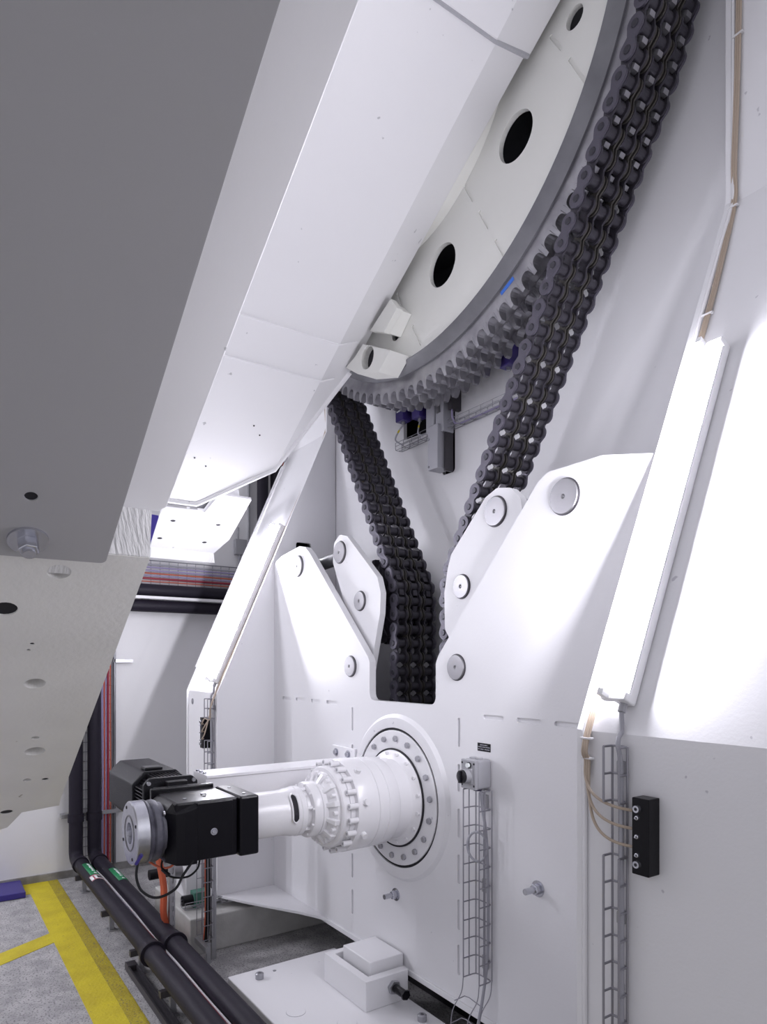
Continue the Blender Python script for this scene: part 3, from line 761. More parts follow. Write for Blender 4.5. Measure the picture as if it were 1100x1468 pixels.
MB().lathe([(0.905, 0.0), (0.905, 0.150), (0.912, 0.156), (0.922, 0.150), (0.930, 0.142), (0.938, 0.150), (0.955, 0.152), (0.968, 0.146), (0.975, 0.135), (0.990, 0.135), (0.990, 0.0)], DC, n=56).build('rubber_boot', 'boot', dr)
hexbolt('boot_screw', dr, (X0 + 0.11, 0.985, GZ + 0.10), (0, -1, 0), 0.012, 0.01, 'bolt', False)
# motor
MY, MZ, MH, MCH = 1.135, -0.765, 0.155, 0.064
def octo(h, ch, cy=MY, cz=MZ):
    return [(cy - h, cz - h + ch), (cy - h, cz + h - ch), (cy - h + ch, cz + h), (cy + h - ch, cz + h), (cy + h, cz + h - ch), (cy + h, cz - h + ch), (cy + h - ch, cz - h), (cy - h + ch, cz - h)]
fM = lambda a: (lambda u, v, w: (a + w, u, v))
MB().plate(fM(-4.45), octo(MH, MCH), 0.555).build('fan_cover', 'blacktex', dr, smooth=0, bevel=0.008)
MB().plate(fM(-3.895), octo(MH - 0.032, MCH - 0.015), 0.19).build('stator', 'black', dr, smooth=0)
h = MH - 0.034
for i in range(9):
    z = MZ - h + 0.045 + i * 0.0195
    for sy in (-1, 1):
        y0 = MY + sy * (h - 0.004)
        MB().box(-3.893, -3.72, min(y0, y0 + sy * 0.026), max(y0, y0 + sy * 0.026), z, z + 0.006).build('cooling_fin', 'black', dr, smooth=0)
for i in range(9):
    y = MY - h + 0.045 + i * 0.0195
    MB().box(-3.893, -3.72, y, y + 0.006, MZ + h - 0.004, MZ + h + 0.022).build('cooling_fin', 'black', dr, smooth=0)
for i in range(4):
    for sy in (-1, 1):
        y = MY + sy * (h - 0.006 - i * 0.011); z = MZ + h - 0.050 + i * 0.012
        MB().box(-3.893, -3.72, min(y, y + sy * 0.02), max(y, y + sy * 0.02), z + 0.004, z + 0.010).build('cooling_fin', 'black', dr, smooth=0)
MB().plate(fM(-3.722), octo(MH - 0.008, 0.032), 0.032).build('motor_flange', 'blacktex', dr, smooth=0, bevel=0.006)
for sy in (-1, 1):
    for sz in (-1, 1):
        MB().cyl((-3.692, MY + sy * 0.122, MZ + sz * 0.122), (-3.680, MY + sy * 0.122, MZ + sz * 0.122), 0.011, n=10).build('flange_screw', 'bolt', dr)
MB().hull([(-3.690, MY + sy * 0.10, MZ + sz * 0.10) for sy in (-1, 1) for sz in (-1, 1)] + [(-3.586, MY + sy * 0.135, MZ + sz * 0.115) for sy in (-1, 1) for sz in (-1, 1)]).build('motor_adapter', 'black', dr, smooth=0, bevel=0.006)
bx('adapter_plate', -3.605, -3.572, 0.995, 1.33, GZ - 0.14, GZ + 0.172)
bx('terminal_plate', -3.66, -3.61, 1.09, 1.20, MZ + 0.10, MZ + 0.135, bev=0.004)
bx('cover_handle', -4.02, -3.93, 1.06, 1.16, MZ + 0.153, MZ + 0.172, bev=0.006)
# small cable from the disc
cb = MB().tube(spline([(X0 + 0.10, 0.86, GZ - 0.115), (X0 + 0.11, 0.85, -1.01), (X0 + 0.13, 0.87, -1.075), (X0 + 0.16, 0.93, -1.11), (X0 + 0.18, 1.01, -1.08), (X0 + 0.18, 1.05, -1.02), (X0 + 0.18, 1.10, GZ - 0.13)]), 0.0065, 8).build('sensor_cable', 'cable_black')
tag(cb, 'thin black cable looping under the zinc disc', 'cable')
sn = MB().cyl((X0 + 0.135, 0.868, GZ - 0.078), (X0 + 0.118, 0.845, GZ - 0.122), 0.008, n=10).build('cable_plug', 'blue', cb)
cb = MB().tube(spline([(X0 + 0.02, 1.0, GZ - 0.14), (X0 + 0.04, 0.99, -1.01), (X0 + 0.09, 1.02, -1.045), (X0 + 0.12, 1.09, -1.05), (X0 + 0.15, 1.13, -1.01), (X0 + 0.16, 1.14, GZ - 0.135)]), 0.005, 8).build('sensor_cable', 'cable_black')
tag(cb, 'short black cable loop with an inline plug beneath the gear block', 'cable')
MB().cyl((X0 + 0.045, 0.99, -1.015), (X0 + 0.08, 1.015, -1.04), 0.009, n=8).build('inline_plug', 'cable_black', cb)

# ------------------------------------------------------------ batten lamps on the leaning pillar faces
def batten(xc, side, z0, z1, label):
    t = thing('fluorescent_lamp', label, 'lamp', 'batten lamps on the pillars')
    L = (z1 - z0) / SU.z
    o = Vector((xc, slY(z0), z0))
    f = lambda x, l, h: tuple(o + Vector((x, 0, 0)) + SU * l + SN * h)
    MB().box(-0.030, 0.030, 0, L, 0.004, 0.046, f=f).build('housing', 'lampbody', t, smooth=0, bevel=0.006)
    MB().box(-0.022, 0.026, 0.02, L - 0.02, 0.046, 0.050, f=f).build('gear_tray', 'lampbody', t, smooth=0)
    tb = MB().tube([f(-0.045, 0.028 + (L - 0.056) * i / 6, 0.093) for i in range(7)], 0.013, 12).build('tube', 'tube', t)
    for l in (0.0, L - 0.03):
        e = MB().box(-0.072, 0.032, l, l + 0.03, 0.040, 0.072, f=f).build('lamp_holder', 'lampbody', t, smooth=0, bevel=0.006)
        MB().box(-0.056, -0.034, l + 0.002, l + 0.026, 0.072, 0.110, f=f).build('holder_lug', 'lampbody', e, smooth=0)
    g = MB().cyl(f(0.0, 0.0, 0.03), f(0.0, -0.03, 0.03), 0.014, n=8).build('cable_gland', 'plastic', t)
    return t, f
lampR, fR = batten(-1.437, 1, -0.150, 1.235, 'long lit fluorescent batten on the leaning face of the near pillar')
lampL, fL_ = batten(-5.262, -1, -0.170, 1.170, 'long lit fluorescent batten on the leaning face of the far pillar')
a = fR(0.0, -0.03, 0.03)
cb = MB().tube(spline([a, (a[0] + 0.005, a[1] - 0.005, a[2] - 0.06), (-1.425, 1.935, -0.27), (-1.412, 1.935, -0.40), (-1.41, 1.935, -1.0), (-1.412, 1.935, -1.84)]), 0.008, 8).build('lamp_cable', 'cable_grey')
tag(cb, 'grey supply cable dropping from the near lamp into its wire tray', 'cable')
a = fL_(0.0, -0.03, 0.03)
cb = MB().tube(spline([a, (a[0], a[1] - 0.004, a[2] - 0.05), (-5.25, 1.93, -0.30), (-5.25, 1.935, -0.7), (-5.25, 1.935, -1.80)]), 0.008, 8).build('lamp_cable', 'cable_grey')
tag(cb, 'grey supply cable dropping from the far lamp down its pillar', 'cable')

# two more battens on the far wall, out of view behind the near beam: they light the drive plate from the front
WALLTUBE = mat('lit_wall_tube', (1, 1, 1), 0.5, emit=HALL_COLOR, estr=WALL_STRENGTH)
for y, w in ((-1.6, 'nearer the pipes'), (-3.2, 'farther from the pipes')):
    t = thing('wall_lamp', 'upright lit fluorescent batten on the far wall, the one ' + w, 'lamp', 'battens on the far wall')
    MB().box(XW + 0.001, XW + 0.05, y - 0.04, y + 0.04, 0.7, 2.2).build('housing', 'lampbody', t, smooth=0, bevel=0.006)
    MB().tube([(XW + 0.085, y, 0.74 + 1.42 * i / 4) for i in range(5)], 0.018, 12).build('tube', WALLTUBE, t)
    for z in (0.70, 2.17): MB().box(XW + 0.05, XW + 0.11, y - 0.025, y + 0.025, z, z + 0.03).build('lamp_holder', 'lampbody', t, smooth=0)

# ------------------------------------------------------------ wire baskets
def basket(label, o, dl, dw, dd, L, W, D, step=0.0985, r=0.0026, rl=None, group='wire cable baskets', rungs=None, wires=((0, 1), (0, .55), (0, 0), (.5, 0), (1, 0), (1, .55), (1, 1)), bare=None, parent=None):
    # U-shaped basket: length along dl, width along dw, open towards dd
    o = Vector(o); dl = Vector(dl); dw = Vector(dw); dd = Vector(dd)
    t = parent or thing('wire_basket', label, 'cable tray', group)
    rl = rl or r
    for (w, d) in wires:
        p = o + dw * (W * w) + dd * (D * d)
        MB().tube([p, p + dl * L], rl, 6).build('long_wire', 'wire', t)
    n = int(round(L / step)); c = min(W, D) * 0.22
    u = [dd * D, dd * c, dd * (c * 0.3) + dw * (c * 0.3), dw * c, dw * (W - c), dw * (W - c * 0.3) + dd * (c * 0.3), dw * W + dd * c, dw * W + dd * D]
    me = MB().tube(u, r, 6).mesh('cross_wire', M['wire'], 60)
    for i in range(n + 1):
        l = L * i / n
        if bare and bare[0] < l < bare[1]: continue
        x = link('cross_wire', me, t); x.location = o + dl * l
    return t
DZ = (0, 0, -1); NY = (0, -1, 0); PXD = (1, 0, 0)
t = basket('wire cable basket hanging below the isolator switch on the drive plate', (-2.671, PY - 0.02, -0.655), DZ, PXD, NY, 0.98, 0.121, 0.088, r=0.0034)
for (x, z) in ((-2.61, -0.72), (-2.61, -1.16), (-2.61, -1.56)):
    MB().box(x - 0.018, x + 0.018, PY - 0.019, PY - 0.001, z - 0.035, z + 0.035).build('wall_clip', 'strut', t, smooth=0, bevel=0.003)
# lower end of that basket bends away from the plate
for k, (w, d) in enumerate(((0, 1), (1, 1), (1, 0))):
    p = Vector((-2.671 + 0.121 * w, PY - 0.02 - 0.088 * d, -1.635))
    MB().tube(spline([p, p + Vector((-0.005, -0.01, -0.08)), p + Vector((-0.03, -0.05, -0.18)), p + Vector((-0.035, -0.06, -0.34))]), 0.0026, 6).build('bent_wire', 'wire', t)
for q, (dy, z) in enumerate(((-0.035, -1.76), (-0.055, -1.87))):
    MB().tube([(-2.70, PY - 0.108 + dy, z), (-2.70, PY - 0.04 + dy, z + 0.005), (-2.68, PY - 0.025 + dy, z), (-2.575, PY - 0.025 + dy, z - 0.01)], 0.0026, 6).build('cross_wire', 'wire', t)
cb = MB().tube(spline([(-2.60, PY - 0.05, -0.655), (-2.60, PY - 0.04, -0.75), (-2.575, PY - 0.035, -0.9), (-2.568, PY - 0.03, -1.2), (-2.572, PY - 0.03, -1.5), (-2.585, PY - 0.05, -1.72), (-2.61, PY - 0.09, -1.98)]), 0.008, 8).build('switch_cable', 'cable_grey')
tag(cb, 'grey cable running down the basket under the isolator switch', 'cable')
ring = [(-2.60 + 0.052 * math.cos(R(i * 15)), PY - 0.075 + 0.022 * math.cos(R(i * 15)), -0.945 + 0.075 * math.sin(R(i * 15))) for i in range(24)]
co = MB().tube(ring, 0.0065, 8, closed=True).build('cable_coil', 'cable_grey')
tag(co, 'ring of spare grey cable in the switch basket', 'cable')

def basket_pillar(label, xl, xr, yb, yf, zs, zall):
    t = thing('wire_basket', label, 'cable tray', 'wire cable baskets')
    for x in (xl + 0.001, (xl + xr) / 2, xr - 0.001):
        MB().tube([(x, yb, zall[0]), (x, yb, zall[1])], 0.0042, 6).build('long_wire', 'wire', t)
    for (z0, z1) in zs:
        for x in (xl, xr):
            MB().tube([(x, yf, z0), (x, yf, z1)], 0.0042, 6).build('long_wire', 'wire', t)
        n = max(2, int(round((z0 - z1) / 0.0925)))
        me = MB().tube([(xl, yf, 0), (xl, yb - 0.008, 0), (xl + 0.008, yb, 0), (xr - 0.008, yb, 0), (xr, yb - 0.008, 0), (xr, yf, 0)], 0.0042, 6).mesh('cross_wire', M['wire'], 60)
        for i in range(n + 1):
            x = link('cross_wire', me, t); x.location = (0, 0, z0 + (z1 - z0) * i / n)
    for z in (zall[0] - 0.07, -0.86, -1.35):
        MB().box((xl + xr) / 2 - 0.014, (xl + xr) / 2 + 0.014, yb, 1.969, z - 0.02, z + 0.02).build('wall_clip', 'strut', t, smooth=0, bevel=0.003)
    return t
basket_pillar('narrow wire basket beside the black grease block on the near pillar', -1.461, -1.400, 1.952, 1.906, ((-0.280, -0.465), (-0.648, -1.84)), (-0.280, -1.84))
basket_pillar('narrow wire basket beside the black grease block on the far pillar', -5.300, -5.225, 1.952, 1.895, ((-0.285, -0.44), (-0.62, -1.45)), (-0.285, -1.80))

# ------------------------------------------------------------ grease distributor blocks and hoses
def grease_block(x0, x1, y0, z0, z1, label):
    t = thing('grease_block', label, 'manifold', 'grease distributor blocks')
    MB().box(x0, x1, y0, 1.9695, z0, z1).build('body', 'black', t, smooth=0, bevel=0.003)
    h = z1 - z0; xc = x0 + (x1 - x0) * 0.36
    for fz, r in ((0.86, 0.0115), (0.14, 0.0115)):
        o = MB().lathe([(-0.012, 0.0), (-0.012, r * 0.62), (-0.012, r), (0.0, r * 1.1), (0.0, 0.0)], (xc, y0, z0 + h * fz), n=20).build('cap_screw', 'zinc', t)
        MB().cyl((xc, y0 - 0.0115, z0 + h * fz), (xc, y0 - 0.0128, z0 + h * fz), r * 0.5, n=6).build('hex_socket', 'dark', o, smooth=0)
    for fz in (0.745, 0.50, 0.26):
        MB().lathe([(-0.016, 0.0), (-0.016, 0.003), (-0.010, 0.004), (-0.008, 0.007), (0.0, 0.008), (0.0, 0.0)], (xc, y0, z0 + h * fz), n=12).build('grease_nipple', 'zinc', t)
    pz = [z0 + h * q for q in (0.795, 0.555, 0.315)]
    sx = x0 if True else x1
    for z in pz:
        MB().cyl((x0 - 0.012, (y0 + 1.97) / 2, z), (x0, (y0 + 1.97) / 2, z), 0.006, n=6).build('hose_fitting', 'zinc', t)
    return pz
pz = grease_block(-1.354, -1.292, 1.91, -0.682, -0.434, 'black grease block with chrome nipples on the near pillar')
for k, z in enumerate(pz):
    dx = (k - 1) * 0.011
    dx = (k - 1) * 0.0085
    p0, p1, p2, p3 = Vector((-1.566 + dx, 1.953, -0.345)), Vector((-1.572 + dx, 1.945, z + 0.03)), Vector((-1.48, 1.895, z + 0.004)), Vector((-1.366, 1.94, z))
    low = [((1 - t) ** 3 * p0 + 3 * t * (1 - t) ** 2 * p1 + 3 * t * t * (1 - t) * p2 + t ** 3 * p3) for t in [q / 7 for q in range(7, -1, -1)]]
    pts = low + [(-1.566 + dx, 1.953, -0.25), (-1.560 + dx, slY(0.2) - 0.010, 0.2), (-1.555 + dx, slY(0.8) - 0.010, 0.8), (-1.552 + dx, slY(1.45) - 0.010, 1.45), (-1.560 + dx, slY(1.75) - 0.010, 1.75), (-1.575 + dx, slY(2.02) - 0.012, 2.02), (-1.575 + dx, 2.952, 2.2), (-1.560 + dx, 2.955, 2.7), (-1.545 + dx, 2.955, 3.6), (-1.545 + dx, 2.955, 4.9)]
    o = MB().tube(spline(pts, 6), 0.0052, 8).build('grease_hose', 'hose')
    tag(o, 'amber grease hose climbing the near pillar edge from the %s port of its block' % ('top', 'middle', 'bottom')[k], 'hose', 'grease hoses of the near pillar')
for i, (x, y, z) in enumerate(((-1.566, 1.951, -0.265), (-1.566, 1.955, -0.335), (-1.553, slY(1.45) - 0.010, 1.45), (-1.575, slY(2.0) - 0.012, 2.0), (-1.560, 2.955, 2.75))):
    b = MB().box(x - 0.024, x + 0.024, y - 0.009, y + 0.008, z - 0.004, z + 0.004).build('cable_tie', 'cable_white', smooth=0, bevel=0.002)
    tag(b, 'white cable tie holding the amber hoses, %s' % ('just above the basket', 'just below the top clip', 'above the near lamp', 'at the bend of the near pillar', 'uppermost on the near pillar')[i], 'cable tie', 'cable ties on the hoses')
pz = grease_block(-5.415, -5.350, 1.90, -0.690, -0.440, 'black grease block on the far pillar')
for k, z in enumerate(pz):
    dx = (k - 1) * 0.010
    pts = [(-5.346, 1.905, z), (-5.315, 1.880, z + 0.004), (-5.265, 1.885, z + 0.05), (-5.225, 1.915, -0.44 + 0.02 * k), (-5.210 + dx, 1.945, -0.26), (-5.205 + dx, slY(0.5) - 0.008, 0.5), (-5.205 + dx, slY(1.3) - 0.008, 1.3), (-5.205 + dx, slY(2.0) - 0.008, 2.0), (-5.205 + dx, 2.955, 2.4), (-5.205 + dx, 2.955, 4.5)]
    o = MB().tube(spline(pts, 6), 0.0052, 8).build('grease_hose', 'hose')
    tag(o, 'amber grease hose climbing the far pillar edge from the %s port of its block' % ('top', 'middle', 'bottom')[k], 'hose', 'grease hoses of the far pillar')

# ------------------------------------------------------------ isolator switch and sign on the drive plate
sw = thing('isolator_switch', 'grey isolator switch box with a black rotary knob on the drive plate', 'switch')
xa, xb, ya, za, zb = -2.682, -2.572, 2.335, -0.648, -0.497
MB().box(xa, xb, ya + 0.020, PY - 0.001, za, zb).build('box_base', 'plastic', sw, smooth=0, bevel=0.012, seg=3)
MB().box(xa, xb, ya, ya + 0.020, za, zb).build('box_lid', 'plastic', sw, smooth=0, bevel=0.004)
xc, zc = -2.630, -0.580
MB().box(xc - 0.034, xc + 0.040, ya - 0.006, ya, zc - 0.040, zc + 0.040).build('knob_plate', 'plastic', sw, smooth=0, bevel=0.003)
MB().lathe([(-0.006, 0.0), (-0.006, 0.037), (-0.036, 0.036), (-0.036, 0.0)], (xc, ya, zc), n=32).build('knob_collar', 'plastic', sw)
k_ = MB().lathe([(-0.036, 0.0), (-0.036, 0.035), (-0.046, 0.034), (-0.048, 0.030), (-0.048, 0.0)], (xc, ya, zc), n=32).build('knob', 'knob', sw)
MB().box(xc - 0.007, xc + 0.007, ya - 0.060, ya - 0.047, zc - 0.032, zc + 0.032).build('knob_grip', 'knob', k_, smooth=0, bevel=0.003)
MB().cyl((xc + 0.012, ya, zb - 0.027), (xc + 0.012, ya - 0.016, zb - 0.027), 0.012, n=18).build('indicator', 'print', sw)
MB().lathe([(0.0, 0.012), (-0.006, 0.0145), (-0.006, 0.0155), (0.0, 0.0155)], (xc + 0.012, ya, zb - 0.027), n=18, closed=True).build('indicator_ring', 'knob', sw)
for dx in (0.010, 0.100):
    for dz in (0.020, 0.133):
        MB().cyl((xa + dx, ya + 0.001, za + dz), (xa + dx, ya - 0.001, za + dz), 0.006, n=10).build('lid_screw', 'dark', sw)
for dx in (0.030, 0.078):
    MB().cyl((xa + dx, 2.395, zb - 0.002), (xa + dx, 2.395, zb + 0.007), 0.021, n=20).build('knockout', 'plastic', sw)
MB().cyl((xb - 0.045, 2.395, za - 0.012), (xb - 0.045, 2.395, za + 0.002), 0.024, n=18).build('cable_gland', 'cabinet', sw)
sg = thing('wall_sign', 'small black engraved plate above the isolator switch', 'sign')
MB().box(-2.678, -2.580, PY - 0.002, PY - 0.0003, -0.463, -0.420).build('plate', 'knob', sg, smooth=0)
rows = (( -0.430, ((-2.658, -2.641), (-2.639, -2.630), (-2.627, -2.612), (-2.610, -2.604))), (-0.4405, ((-2.674, -2.660), (-2.658, -2.646), (-2.641, -2.630), (-2.627, -2.619), (-2.615, -2.604), (-2.602, -2.592), (-2.590, -2.584))), (-0.452, ((-2.674, -2.663), (-2.656, -2.645), (-2.643, -2.632), (-2.624, -2.612), (-2.610, -2.600), (-2.597, -2.586))))
for z, segs in rows:
    for a, b in segs:
        MB().box(a, b, PY - 0.0025, PY - 0.0019, z - 0.0022, z + 0.0022).build('engraved_text', 'cable_grey', sg, smooth=0)

# ------------------------------------------------------------ sensors, actuator and trays on the back wall
for i, (x, z, lab) in enumerate(((-4.065, 1.850, 'indigo proximity sensor with a yellow-banded lead, farthest under the sprocket teeth'), (-3.865, 1.815, 'indigo proximity sensor with a straight lead, beside the grey actuator'), (-2.975, 1.865, 'indigo proximity sensor half hidden behind the long chain run'))):
    t = thing('proximity_sensor', lab, 'sensor', 'tooth sensors')
    MB().box(x - 0.048, x + 0.048, 2.935, 3.015, z - 0.055, z + 0.10).build('body', 'indigo', t, smooth=0, bevel=0.006)
    MB().box(x - 0.030, x + 0.012, 2.9335, 2.9350, z + 0.012, z + 0.024).build('label_patch', 'print', t, smooth=0)
    MB().box(x - 0.035, x + 0.035, 3.015, BY, z - 0.03, z + 0.09).build('mount', 'darkstrut', t, smooth=0)
    MB().cyl((x, 2.975, z - 0.055), (x, 2.975, z - 0.075), 0.014, n=12).build('connector', 'bolt', t)
for i, (x, z, xe, lab) in enumerate(((-4.065, 1.775, -4.10, 'thin sensor lead curving into the short wire tray'), (-3.865, 1.740, -3.86, 'thin sensor lead hanging straight into the short wire tray'))):
    pts = [(x, 2.975, z), (x - 0.03 * (1 - i) , 2.965, z - 0.04), (x - 0.085 * (1 - i), 2.96, z - 0.09), (xe + 0.02, 2.985, 1.635)] if i else [(x, 2.975, z), (x - 0.05, 2.965, z - 0.04), (x - 0.08, 2.96, 1.68), (-4.09, 2.985, 1.632)]
    o = MB().tube(spline(pts), 0.006, 8).build('sensor_lead', 'cable_grey'); tag(o, lab, 'cable')
    b0 = spline(pts)[6]; b1 = spline(pts)[9]
    MB().tube([b0, b1], 0.0068, 8).build('yellow_band', 'yellow', o)
ac = thing('linear_actuator', 'slim grey actuator standing below the sprocket teeth', 'actuator')
MB().box(-3.700, -3.590, 2.915, 3.03, 1.335, 1.640).build('lower_body', 'actuator', ac, smooth=0, bevel=0.006)
MB().box(-3.745, -3.655, 2.935, 3.03, 1.600, 1.850).build('motor_body', 'actuator', ac, smooth=0, bevel=0.008)
MB().box(-3.650, -3.565, 2.945, 3.04, 1.585, 1.860).build('rail', 'actuator', ac, smooth=0, bevel=0.005)
MB().box(-3.589, -3.572, 2.97, 3.04, 1.32, 1.60).build('side_strip', 'darkstrut', ac, smooth=0)
MB().cyl((-3.625, 2.95, 1.86), (-3.615, 2.95, 1.72), 0.022, n=12).build('rod_end', 'machined', ac)
for z in (1.36, 1.55):
    MB().cyl((-3.685, 2.913, z), (-3.685, 2.908, z), 0.008, n=8).build('actuator_screw', 'bolt', ac)
MB().box(-3.53, -3.50, 2.96, BY, 1.72, 1.86).build('plug', 'darkstrut', ac, smooth=0)
NYD = (0, -1, 0); UP = (0, 0, 1)
basket('short wire tray below the indigo sensors', (-4.18, 3.045, 1.615), PXD, (0, -1, 0), UP, 0.41, 0.06, 0.055, step=0.10, r=0.0022)
basket('wire tray running from the actuator behind the long chain run', (-3.567, 3.045, 1.612), PXD, (0, -1, 0), UP, 0.88, 0.06, 0.055, step=0.11, r=0.0022)
cb = MB().tube(spline([(-3.515, 2.98, 1.72), (-3.51, 2.985, 1.66), (-3.46, 3.015, 1.622), (-3.0, 3.018, 1.622), (-2.7, 3.018, 1.622)]), 0.006, 6).build('actuator_cable', 'cable_lilac')
tag(cb, 'lilac cable from the actuator lying in the wire tray', 'cable')

# ------------------------------------------------------------ hanging box near the far wall (tipped 15 degrees)
HA = R(15); HS = Vector((math.cos(HA), 0, math.sin(HA))); HN = Vector((-math.sin(HA), 0, math.cos(HA)))
HK = 1.08
fH = lambda u, v, w: tuple((HS * u + Vector((0, v, 0)) + HN * (2.517 + w)) * HK)
hb = thing('bearing_box', 'bright white box beyond the arm, four small holes in its underside', 'box')
HH = ((-4.968, 1.689), (-4.946, 2.06), (-5.316, 1.681), (-5.307, 2.066))
MB().plate(fH, [(-5.52, 1.655), (-5.52, 2.225), (-5.20, 2.255), (-4.45, 2.15), (-4.45, 1.89), (-4.762, 1.878), (-4.775, 1.57), (-4.85, 1.56)], 0.022, blind=[(circle(s, y, 0.022, 16), 0.02) for s, y in HH]).build('underside_plate', 'beam', hb, smooth=0, bevel=0.004)
MB().plate(lambda u, v, w: fH(u, v, w + 0.022), [(-5.50, 1.90), (-5.50, 2.20), (-4.60, 2.12), (-4.60, 1.95)], 0.14).build('housing', 'beam', hb, smooth=0)
for s_, y in HH:
    MB().cyl(fH(s_, y, 0.018), fH(s_, y, 0.004), 0.0225, n=14).build('bore', 'dark', hb)  # black disc near each mouth, hole shade given by colour
MB().hull([fH(-5.50, 1.66, 0.002), fH(-5.50, 2.22, 0.002), fH(-5.60, 1.68, -0.055), fH(-5.60, 2.26, -0.055), fH(-5.64, 1.68, -0.01), fH(-5.64, 2.26, -0.01), fH(-5.50, 1.66, 0.02), fH(-5.50, 2.22, 0.02)]).build('weld_lip', 'weld', hb, smooth=0)
MB().plate(fH, [(-4.78, 1.60), (-4.78, 1.885), (-4.50, 1.885), (-4.50, 1.60)], 0.03).build('recess_plate', 'rim', hb, smooth=0).location = HN * 0.05
MB().cyl(fH(-4.60, 1.85, 0.040), fH(-4.60, 1.85, 0.034), 0.03, n=16).build('recess_bore', 'dark', hb)
for sx in (-5.12, -5.42):
    p = Vector(fH(sx, 2.02, 0.16)); MB().box(p.x - 0.05, p.x + 0.05, p.y - 0.05, p.y + 0.05, p.z - 0.02, 5.0).build('hanger', 'beam', hb, smooth=0)
bp = thing('blue_stop', 'deep blue painted block seen behind the near beam', 'block')
MB().hull([(-6.62, y, z) for y, z in ((1.74, 1.44), (1.915, 1.43), (1.915, 1.37), (1.835, 1.13), (1.74, 1.13))] + [(-6.80, y, z) for y, z in ((1.74, 1.44), (1.915, 1.43), (1.915, 1.37), (1.835, 1.13), (1.74, 1.13))]).build('block', 'bluepaint', bp, smooth=0, bevel=0.004)
MB().box(-7.569, -6.80, 1.76, 1.86, 1.18, 1.40).build('wall_arm', 'bluepaint', bp, smooth=0)

# ------------------------------------------------------------ insulated pipes: along the floor, up the far wall, across it and up again
def elbow(pts, r, n=7):
    out = [Vector(pts[0])]
    for i in range(1, len(pts) - 1):
        p = Vector(pts[i]); a = (Vector(pts[i - 1]) - p).normalized(); b = (Vector(pts[i + 1]) - p).normalized()
        for j in range(n + 1):
            t = j / n; out.append((1 - t) ** 2 * (p + a * r) + 2 * t * (1 - t) * p + t * t * (p + b * r))
    out.append(Vector(pts[-1]))
    return out
PZ = -1.97; PR = 0.066
def patch(parent, name, mt, y, x0, x1, a0, a1, r, n=8):
    vs = []; fs = []
    for i in range(n + 1):
        a = R(a0 + (a1 - a0) * i / n)
        for x in (x0, x1): vs.append((x, y - r * math.sin(a), PZ + r * math.cos(a)))
    for i in range(n): fs.append((2 * i, 2 * i + 1, 2 * i + 3, 2 * i + 2))
    o = MB().add(vs, fs).build(name, mt, parent)
    md = o.modifiers.new('solid', 'SOLIDIFY'); md.thickness = 0.0012; md.offset = 1
    return o
for k, (y, zt, yt, lab) in enumerate(((1.310, 0.785, 3.52, 'outer black insulated pipe with a red and white sticker, nearer the yellow line'), (1.485, 0.616, 3.35, 'inner black insulated pipe beside its twin, nearer the white frame'))):
    t = thing('insulated_pipe', lab, 'pipe', 'black insulated pipes')
    pts = [(-1.9, y, PZ), (-7.39, y, PZ), (-7.39, y, zt), (-7.39, yt, zt), (-7.39, yt, 4.9)]
    MB().tube(elbow(pts, 0.11), PR, 24).build('pipe_run', 'rubber', t)
    cx = (-4.73, -4.80)[k]
    MB().lathe([(cx - 0.05, PR), (cx - 0.05, PR + 0.008), (cx + 0.03, PR + 0.010), (cx + 0.05, PR + 0.020), (cx + 0.075, PR + 0.020), (cx + 0.075, PR)], (0, y, PZ), n=28, axis='X', closed=True).build('pipe_sleeve', 'rubber', t)
    MB().lathe([(-7.17, PR), (-7.17, PR + 0.012), (-7.11, PR + 0.012), (-7.11, PR)], (0, y, PZ), n=28, axis='X', closed=True).build('pipe_sleeve', 'rubber', t)
    MB().lathe([(-1.60, PR), (-1.60, PR + 0.010), (-1.52, PR + 0.010), (-1.52, PR)], (-7.39, y, 0), n=28, axis='Z', closed=True).build('pipe_clamp', 'rubber', t)
    lx = (-6.92, -6.62)[k]
    lb = patch(t, 'flow_label', 'green', y, lx, lx + 0.40, -58, 28, PR + 0.001)
    for j, (u0, u1) in enumerate(((0.03, 0.075), (0.083, 0.125), (0.133, 0.175), (0.183, 0.22), (0.245, 0.285), (0.335, 0.365))):
        patch(lb, 'label_print', 'print', y, lx + u0, lx + u1, -24 - (j % 2) * 4, -4 - (j % 2) * 3, PR + 0.0022, 3)
    if k == 0:
        ls = patch(t, 'warning_sticker', 'print', y, -6.50, -6.36, -70, 45, PR + 0.0015, 10)
        for (u0, u1, a0, a1) in ((-6.50, -6.487, -70, 45), (-6.373, -6.36, -70, 45), (-6.48, -6.38, -70, -60), (-6.48, -6.38, 12, 22)):
            patch(ls, 'sticker_border', 'redprint', y, u0, u1, a0, a1, PR + 0.0028, 8)
        patch(ls, 'sticker_print', 'knob', y, -6.465, -6.395, -42, -5, PR + 0.0028, 6)
# bundle lying between the pipes
for k, (dy, mt, lab) in enumerate(((1.395, 'cable_lilac', 'lilac cable lying between the two floor pipes'), (1.408, 'cable_white', 'white cable lying between the two floor pipes'), (1.385, 'cable_red', 'red cable lying between the two floor pipes'))):
    pts = [(-7.2 + 0.3 * k, dy, -1.99)] + [(-6.6 + 0.55 * i, dy + random.uniform(-0.006, 0.006), -1.985 + 0.006 * k + random.uniform(-0.004, 0.004)) for i in range(9)]
    o = MB().tube(spline(pts, 5), 0.0075, 8).build('floor_cable', mt); tag(o, lab, 'cable')
